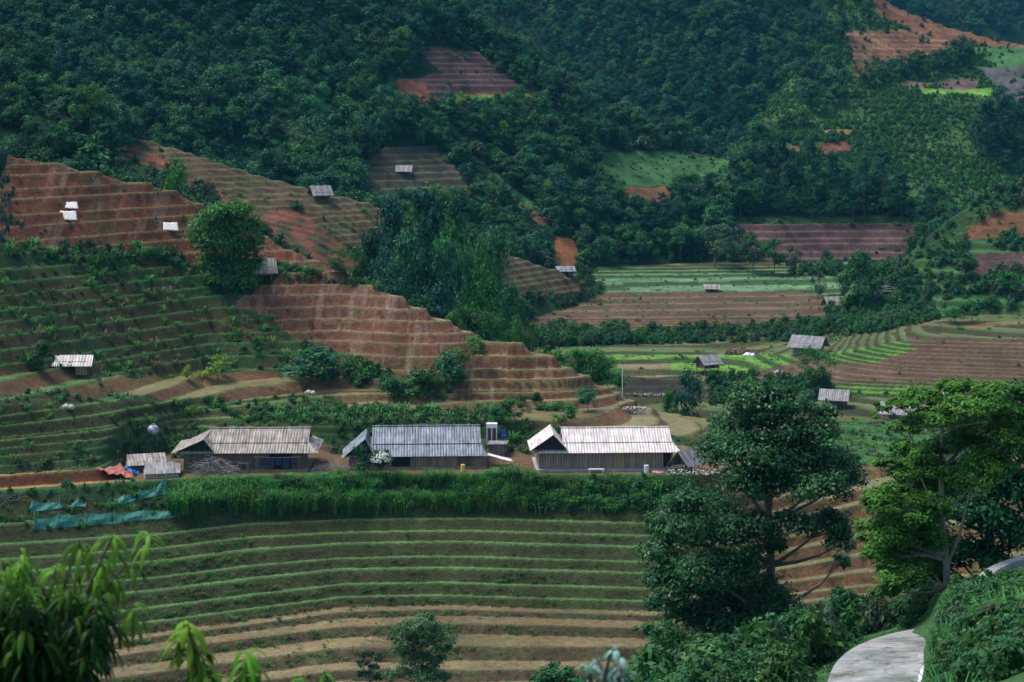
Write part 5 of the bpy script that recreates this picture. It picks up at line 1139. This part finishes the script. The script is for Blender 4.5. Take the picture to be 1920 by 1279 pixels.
# ------------------------------------------------------------------ the big near trees
def bigtree(name, label, base_px, d, ztop_off, lobes, mat, n, size, trunk, bark, seed, aspect=.5, sub=30, spread=.28, up=.5, droop=0, extra=None, sink=.3, flat_=1.0, cat='tree', tr=.2, inner=.25, zb=None, jd=1.6):
    "lobes: (px, py, rx, ry) as seen; each lobe gets its own distance about d and the same depth as width"
    rng = random.Random(seed); z0 = zat(base_px, d)-sink if zb is None else zb; org = Vector(((base_px-960)/F*d, d, z0)); e = empty(name, org, label=label, cat=cat)
    Ls = []; m = d/F
    for (px, py, rx, ry) in lobes:
        dy = rng.uniform(-1, 1)*jd; c = at(px, py, d+dy)-org; Ls.append((c.x, c.y, c.z, rx*m, rx*m*.9, ry*m*flat_))
    V_, Fq, c = crown(Ls, n, size, aspect, seed, sub, spread, up, droop, inner)
    mesh_np('crown', V_, Fq, LM[mat], e, cols=c)
    b = MB(); tp_ = [at(px, py, d+dy)-org for px, py, dy in trunk]
    b.tube(tp_, tr, tr*.35, 9); part(b, 'trunk', bark, e)
    bb_ = MB(); rg = random.Random(seed+1)
    for l in Ls:
        c = Vector(l[:3]); cands_ = [q for q in tp_ if q.z < c.z-.2] or [tp_[0]]
        q = min(cands_, key=lambda q: (q-c).length); mid = q.lerp(c, .5)+Vector((rg.uniform(-.3, .3), rg.uniform(-.3, .3), -.08*(c-q).length))
        bb_.tube([q, q.lerp(mid, .6), mid.lerp(c, .3), c], tr*.45, tr*.08, 6)
        for k in range(4):
            v = Vector((rg.gauss(0, 1), rg.gauss(0, 1), rg.gauss(.3, .6))).normalized(); bb_.tube([mid.lerp(c, .5), c+Vector((v.x*l[3], v.y*l[4], v.z*l[5]))*.8], tr*.16, .01, 4)
    part(bb_, 'branches', bark, e)
    return e, Ls, org
LM['glossy'] = leafmat('glossy_tree_leaves', (.007, .046, .014), (.052, .165, .045), rough=.42, spread=.04); LM['spray'] = leafmat('fresh_green_sprays', (.010, .075, .012), (.075, .27, .035), spread=.04)
L1_ = [(1420,752,58,30),(1480,758,46,26),(1375,790,42,32),(1440,800,60,40),(1522,805,46,30),(1355,850,45,45),(1420,860,60,45),(1490,862,62,45),(1562,865,46,34),(1590,900,30,30),(1390,905,40,36),(1450,915,48,34),(1530,915,60,34),(1400,725,22,14),(1545,770,24,20),
       (1290,950,42,38),(1340,960,50,40),(1250,985,36,38),(1300,1010,55,42),(1235,1040,34,42),(1370,1005,50,40),(1420,985,36,24),(1260,1085,46,40),(1330,1070,55,42),(1390,1060,40,36),(1250,1125,36,28),
       (1490,985,40,26),(1545,985,42,30),(1575,1020,26,34),(1580,1050,16,20),(1450,1020,28,24),
       (1420,1110,50,40),(1460,1150,50,40),(1350,1120,50,38),(1300,1160,50,40),(1400,1175,60,40),(1470,1200,48,40),(1330,1210,60,44),(1260,1210,40,36),(1425,1250,60,44)]
t1, Ls1, og1 = bigtree('broadleaf_tree', 'tall dark glossy-leaved tree dotted with pale blossom in front of the terraces', 1438, 97, 0, L1_, 'glossy', 88000, .22, [(1436,1330,0),(1434,1240,.1),(1438,1150,0),(1446,1060,.2),(1442,980,0),(1436,900,-.2),(1440,820,0),(1446,760,.2)], BARK, 11, .5, sub=26, spread=.30, tr=.30, jd=1.9)
rng = np.random.RandomState(3); Ls = np.array(Ls1)[:30]; k = rng.randint(0, len(Ls), 2600); u = unit(rng.normal(size=(2600, 3))); u[:, 2] = np.abs(u[:, 2])*.9-.2; P = Ls[k, :3]+u*Ls[k, 3:6]*1.03
LM['bloom'] = leafmat('pale_blossom', (.26, .32, .17), (.50, .52, .36), spread=.05)
V_, Fq, c = leafquads(P, unit(u+rng.normal(size=u.shape)*.5), .17, .8, rng.rand(2600), rng); mesh_np('blossom', V_, Fq, LM['bloom'], t1, cols=c)
PBARK2 = simple('lichen_bark', (.15, .15, .12), (.34, .33, .27), 5, .9, .4, .02)
# light green tree with layered sprays, pale trunk
L2_ = [(1880,735,55,20),(1800,728,45,16),(1740,745,52,16),(1690,760,40,12),(1830,760,60,20),(1905,775,40,20),(1760,785,60,18),(1700,800,40,14),(1850,800,60,22),(1800,830,55,20),(1740,850,50,18),(1700,840,34,14),(1900,830,40,24),(1770,880,58,18),(1850,870,50,24),(1730,900,30,14),
       (1660,870,26,12),(1700,920,50,20),(1655,940,40,20),(1640,985,36,18),(1690,975,52,24),(1650,1030,34,22),(1700,1030,52,30),(1740,960,40,30),(1690,1075,48,26),(1740,1060,34,30),(1630,1010,24,12),(1660,1105,26,18),(1720,880,40,22),(1760,915,40,24),(1690,890,34,20),(1720,960,46,26),(1670,1000,40,26),(1725,1010,44,30),(1650,960,30,20),(1830,900,46,26),(1780,720,20,10),(1650,765,20,8),(1640,780,14,6)]
t2, Ls2, og2 = bigtree('broadleaf_tree', 'bright green tree with feathery layered sprays and a pale forked trunk', 1776, 80, 0, L2_, 'spray', 82000, .18, [(1776,1105,0),(1774,1040,0),(1766,960,.1),(1764,880,.1),(1766,800,0),(1772,740,0)], PBARK2, 12, .45, sub=22, spread=.33, up=1.1, tr=.15, flat_=1.0, jd=1.7)
b = MB(); [b.tube([at(*q)-og2 for q in qq], .08, .025, 6) for qq in (((1776,1062,80), (1800,1000,79.8), (1815,930,79.6), (1850,860,79.5)), ((1772,1050,80), (1730,1040,79.8), (1690,1045,79.6), (1665,1030,79.5)), ((1770,1020,80), (1735,1008,79.7), (1705,1010,79.5)), ((1765,960,80), (1740,925,79.7), (1720,880,79.6)))]
part(b, 'fork', PBARK2, t2)
L3_ = [(1880,790,60,50),(1930,830,60,60),(1850,850,50,50),(1800,900,50,50),(1880,910,60,60),(1940,930,60,60),(1830,970,55,55),(1900,1000,60,50),(1750,940,45,55),(1720,1000,50,50),(1790,1040,50,45),(1860,1050,50,30),(1690,1070,45,45),(1740,1090,50,35),(1960,1010,50,50),(1920,740,50,30),(2000,800,60,80),(2010,950,60,80)]
bigtree('broadleaf_tree', 'dark shadowy tree behind the bright green tree at the right edge', 1850, 86.5, 0, L3_, 'dark', 30000, .26, [(1850,1110,0),(1855,1000,0),(1870,900,0),(1885,800,0)], DBARK, 13, .5, sub=22, tr=.26, jd=1.2)
# round shrubby tree and its neighbours on the lower paddies
LM['sage'] = leafmat('sage_green_foliage', (.035, .10, .04), (.14, .28, .12))
L4_ = [(790,1172,34,20),(760,1190,30,22),(825,1192,32,24),(790,1205,40,26),(755,1215,24,18),(840,1215,20,18),(775,1235,34,16),(815,1240,26,14),(790,1268,40,20),(745,1265,24,16),(830,1268,22,12),(800,1158,20,10)]
bigtree('broadleaf_tree', 'round sage-green shrubby tree at the bottom of the paddies', 790, 128, 0, L4_, 'sage', 13000, .20, [(792,1330,0),(790,1280,0),(792,1240,0),(790,1190,0)], DBARK, 14, .4, sub=24, tr=.12, jd=.8)
bigtree('sapling', 'thin dark sapling just left of the round sage-green tree', 696, 129, 0, [(690,1228,14,8),(706,1235,12,8),(680,1245,14,8),(700,1252,16,8),(688,1266,18,9),(708,1272,14,8)], 'dark', 1300, .19, [(696,1320,0),(695,1280,0),(696,1235,0)], DBARK, 15, .4, sub=10, tr=.05, jd=.4, cat='sapling')
bigtree('bush', 'mid green bush at the bottom edge right of the sage-green tree', 1045, 122, 0, [(1045,1262,34,16),(1020,1275,30,14),(1075,1278,26,14),(1045,1295,44,20),(1030,1250,14,8)], 'shrub', 5000, .2, [(1045,1330,0),(1045,1290,0),(1045,1265,0)], DBARK, 16, .5, sub=20, tr=.06, jd=.5, cat='bush')
bigtree('bush', 'leafy bright bush at the foot of the tall dark tree', 1240, 92, 0, [(1235,1185,30,22),(1260,1215,40,30),(1225,1245,36,30),(1290,1250,50,34),(1240,1290,60,34),(1330,1290,60,34)], 'shrub', 9000, .2, [(1245,1330,0),(1245,1270,0),(1240,1200,0)], DBARK, 17, .5, sub=24, tr=.08, jd=.8, cat='bush')
bigtree('bush', 'light green young tree between the tall dark tree and the road', 1585, 88, 0, [(1570,1120,30,14),(1610,1135,30,16),(1550,1150,36,20),(1600,1165,50,20),(1650,1150,36,22),(1540,1190,40,24),(1510,1215,36,24),(1700,1140,34,22),(1735,1125,30,24),(1690,1165,30,14)], 'shrub', 15000, .18, [(1585,1220,0),(1580,1180,0),(1580,1130,0)], DBARK, 18, .5, sub=26, tr=.08, jd=1.2, cat='bush')
bigtree('pine_sapling', 'young bright pine sapling on top of the bank by the upper road bend', 1790, 73, 0, [(1790,1085,8,14),(1792,1105,14,9),(1785,1120,22,9),(1800,1132,26,9),(1780,1145,30,10)], 'bamboo', 3400, .17, [(1790,1175,0),(1790,1130,0),(1790,1060,0)], DBARK, 19, .15, sub=18, tr=.04, jd=.3, up=1.5, cat='sapling')
bigtree('bamboo_clump', 'huge rounded dark green bamboo clump beside the thatched hut', 428, 228, 0, [(410,400,34,20),(445,395,30,18),(385,425,32,26),(430,425,40,28),(468,425,24,26),(375,455,22,26),(410,460,38,30),(455,465,34,30),(480,450,12,20),(395,495,26,26),(435,500,40,30),(470,500,20,26),(430,530,34,26),(405,525,18,22),(460,535,22,18)], 'bamboo', 17000, .42, [(430,560,0),(430,500,0),(430,420,0)], DBARK, 31, .5, sub=22, tr=.15, jd=1.6, droop=.8, spread=.34, cat='bamboo')
bigtree('bamboo_clump', 'dark green bamboo thicket trailing down behind the flooded spur', 1100, 233, 0, [(1045,672,22,14),(1080,668,28,16),(1115,672,26,18),(1060,688,28,14),(1100,692,34,18),(1135,690,24,22),(1150,708,22,20),(1125,712,26,16),(1165,722,14,16),(1085,705,24,12)], 'bamboo', 9000, .42, [(1100,745,0),(1100,710,0),(1100,680,0)], DBARK, 32, .28, sub=20, tr=.1, jd=1.6, droop=.8, spread=.34, cat='bamboo')
# white blossoming bush before the middle house
bigtree('bush', 'bush covered in white blossom before the blue-grey roofed house', 715, 184.2, 0, [(715,850,14,10),(705,862,14,10),(726,862,14,10),(715,872,18,9),(700,855,8,6)], 'shrub', 1500, .2, [(715,900,0),(715,880,0),(715,860,0)], DBARK, 20, .5, sub=12, tr=.05, jd=.3, cat='bush')
e = [o for o in COL.objects if o.get('label', '').startswith('bush covered in white')][0]
rng = np.random.RandomState(8); u = unit(rng.normal(size=(420, 3))); u[:, 2] = np.abs(u[:, 2]); P = u*np.array([1.05, .9, .9])*(.8+.25*rng.rand(420))[:, None]+np.array([0, -.1, (at(715, 864, 184.2).z-e.location.z)])
LM['white'] = leafmat('white_blossom', (.55, .60, .52), (.80, .82, .76), spread=.05); V_, Fq, c = leafquads(P, u, .17, .8, rng.rand(420), rng); mesh_np('blossom', V_, Fq, LM['white'], e, cols=c)

# ------------------------------------------------------------------ out-of-focus young shoots close to the camera
def leafblade(b, c, base, dirv, Ln, w_, curl, rng, tint, nseg=5):
    d_ = Vector(dirv).normalized(); p = Vector(base); side = d_.cross(Vector((0, 0, 1))); side = side.normalized() if side.length > .1 else Vector((1, 0, 0)); v0 = len(b.v)
    side = (side+Vector((rng.gauss(0, .3), rng.gauss(0, .3), rng.gauss(0, .3)))).normalized()
    for k in range(nseg+1):
        t = k/nseg; ww = w_*math.sin(math.pi*min(.98, t*.9+.08))**.8; nrm = d_.cross(side).normalized()
        b.v += [tuple(p-side*ww+nrm*ww*.35), tuple(p), tuple(p+side*ww+nrm*ww*.35)]; c += [tint]*3
        d_ = (d_+Vector((0, 0, -curl/nseg))).normalized(); p = p+d_*(Ln/nseg)
    for k in range(nseg):
        a = v0+3*k; b.f += [(a, a+1, a+4, a+3), (a+1, a+2, a+5, a+4)]
def shoot(b, c, tip, n, Ln, rng, tint0, w_=.014):
    for i in range(n):
        a = i*2.4+rng.random()*.5; s = rng.random(); el = .75-.9*s
        base = Vector(tip)-Vector((0, 0, .10*s))
        leafblade(b, c, base, (math.cos(a)*math.cos(el), math.sin(a)*math.cos(el), math.sin(el)), Ln*(.7+.5*rng.random()), w_*(.8+.5*rng.random()), 2.1+rng.random(), rng, min(1, max(0, tint0+(.25 if s < .4 else -.2)+rng.gauss(0, .12))))
def nearplant(name, label, cat, root, d, tips, mat='young', Ln=.2, seed=1, tint=.7, n=11, w_=.014):
    rng = random.Random(seed); org = Vector(((root-960)/F*d, d, zat(root, d))); e = empty(name, org, label=label, cat=cat)
    b = MB(); c = []; s = MB(); fork = Vector((0, 0, max(.3, (HY-1420)/F*d-org.z)))
    s.tube([(0, 0, -.2), fork*.6, fork], .03, .02, 6)
    for (px, py, dy, k, tt) in tips:
        t = at(px, py, d+dy)-org; shoot(b, c, t, k, Ln, rng, tt, w_)
        mid = fork.lerp(t, .5)+Vector((rng.uniform(-.05, .05), 0, .02)); s.tube([fork, mid, mid.lerp(t, .5), t-Vector((0, 0, .02))], .014, .004, 5)
        for q in range(3):     # older leaves along the stem
            pt = mid.lerp(t, .35+.2*q); shoot(b, c, pt, 4, Ln*1.05, rng, tt-.35, w_)
    me = b.build('leaves', LM[mat], e); ca = me.data.color_attributes.new('col', 'FLOAT_COLOR', 'POINT'); c = np.array(c, np.float32); ca.data.foreach_set('color', np.stack([c, c, c, np.ones_like(c)], -1).ravel())
    for p in me.data.polygons: p.use_smooth = True
    s.build('stem', DBARK, e); return e
rg = random.Random(9); tips = [(40,1030,0,12,.8),(150,1005,.1,12,.85),(212,998,-.1,12,.9),(278,998,.1,10,.95),(20,1070,.2,12,.75),(105,1060,0,12,.7),(190,1050,.1,12,.75),(60,1110,-.2,12,.7),(205,1080,.2,10,.65),(250,1130,0,11,.85),(140,1110,.1,12,.6),(20,1120,.1,12,.7),(165,1160,.1,10,.5),(200,1135,.2,10,.55)]
tips += [(rg.uniform(-120, 190), rg.uniform(1090, 1330), rg.uniform(-.9, 1.0), 12, rg.uniform(-.4, .05)) for _ in range(130)]+[(rg.uniform(-140, 60), rg.uniform(1020, 1300), rg.uniform(-.9, 1.0), 12, rg.uniform(.0, .5)) for _ in range(24)]
nearplant('sapling', 'leafy young tree with drooping lance leaves out of focus at the bottom left corner', 'sapling', 40, 10.5, tips, Ln=.17, seed=2, w_=.0125)
nearplant('sapling', 'single blurred shoot of drooping leaves right of the corner tree', 'sapling', 400, 10, [(352,1162,0,12,.95),(345,1185,.05,8,.6),(375,1215,.1,8,.45),(385,1255,0,8,.7),(370,1290,0,8,.3)], Ln=.19, seed=3)
nearplant('sapling', 'second blurred shoot, third leafy sprig from the left along the bottom', 'sapling', 470, 9.6, [(462,1215,0,12,.9),(450,1250,.05,8,.5),(465,1275,0,8,.6)], Ln=.17, seed=4)
nearplant('sapling', 'small blurred sprig just peeking over the bottom edge', 'sapling', 600, 9.4, [(608,1250,0,9,.95),(560,1275,0,7,.8),(600,1285,0,7,.6)], Ln=.13, seed=5, w_=.010)
LM['blueleaf'] = leafmat('bluish_young_leaves', (.05, .16, .06), (.30, .50, .45), spread=.05)
nearplant('sapling', 'very blurred twig with small round bluish-green leaves at the bottom centre', 'sapling', 1130, 8.2, [(1150,1208,0,5,.9),(1115,1215,.1,5,.8),(1098,1240,0,4,.3),(1165,1225,.1,4,1.),(1125,1262,0,6,.2),(1150,1262,0,5,.6),(1180,1255,0,4,.2)], mat='blueleaf', Ln=.055, seed=6, w_=.014)

# ------------------------------------------------------------------ air
b = MB(); b.box(-900, 900, -30, 1760, -75, 420)
hz = b.build('haze'); hz['kind'] = 'stuff'
m = bpy.data.materials.new('thin_haze'); m.use_nodes = True; nt = m.node_tree; nt.nodes.clear()
v = nt.nodes.new('ShaderNodeVolumePrincipled'); v.inputs['Color'].default_value = (.12, .62, .95, 1); v.inputs['Density'].default_value = 0.00008
v.inputs['Anisotropy'].default_value = .2
o_ = nt.nodes.new('ShaderNodeOutputMaterial'); nt.links.new(v.outputs[0], o_.inputs['Volume']); hz.data.materials.append(m)
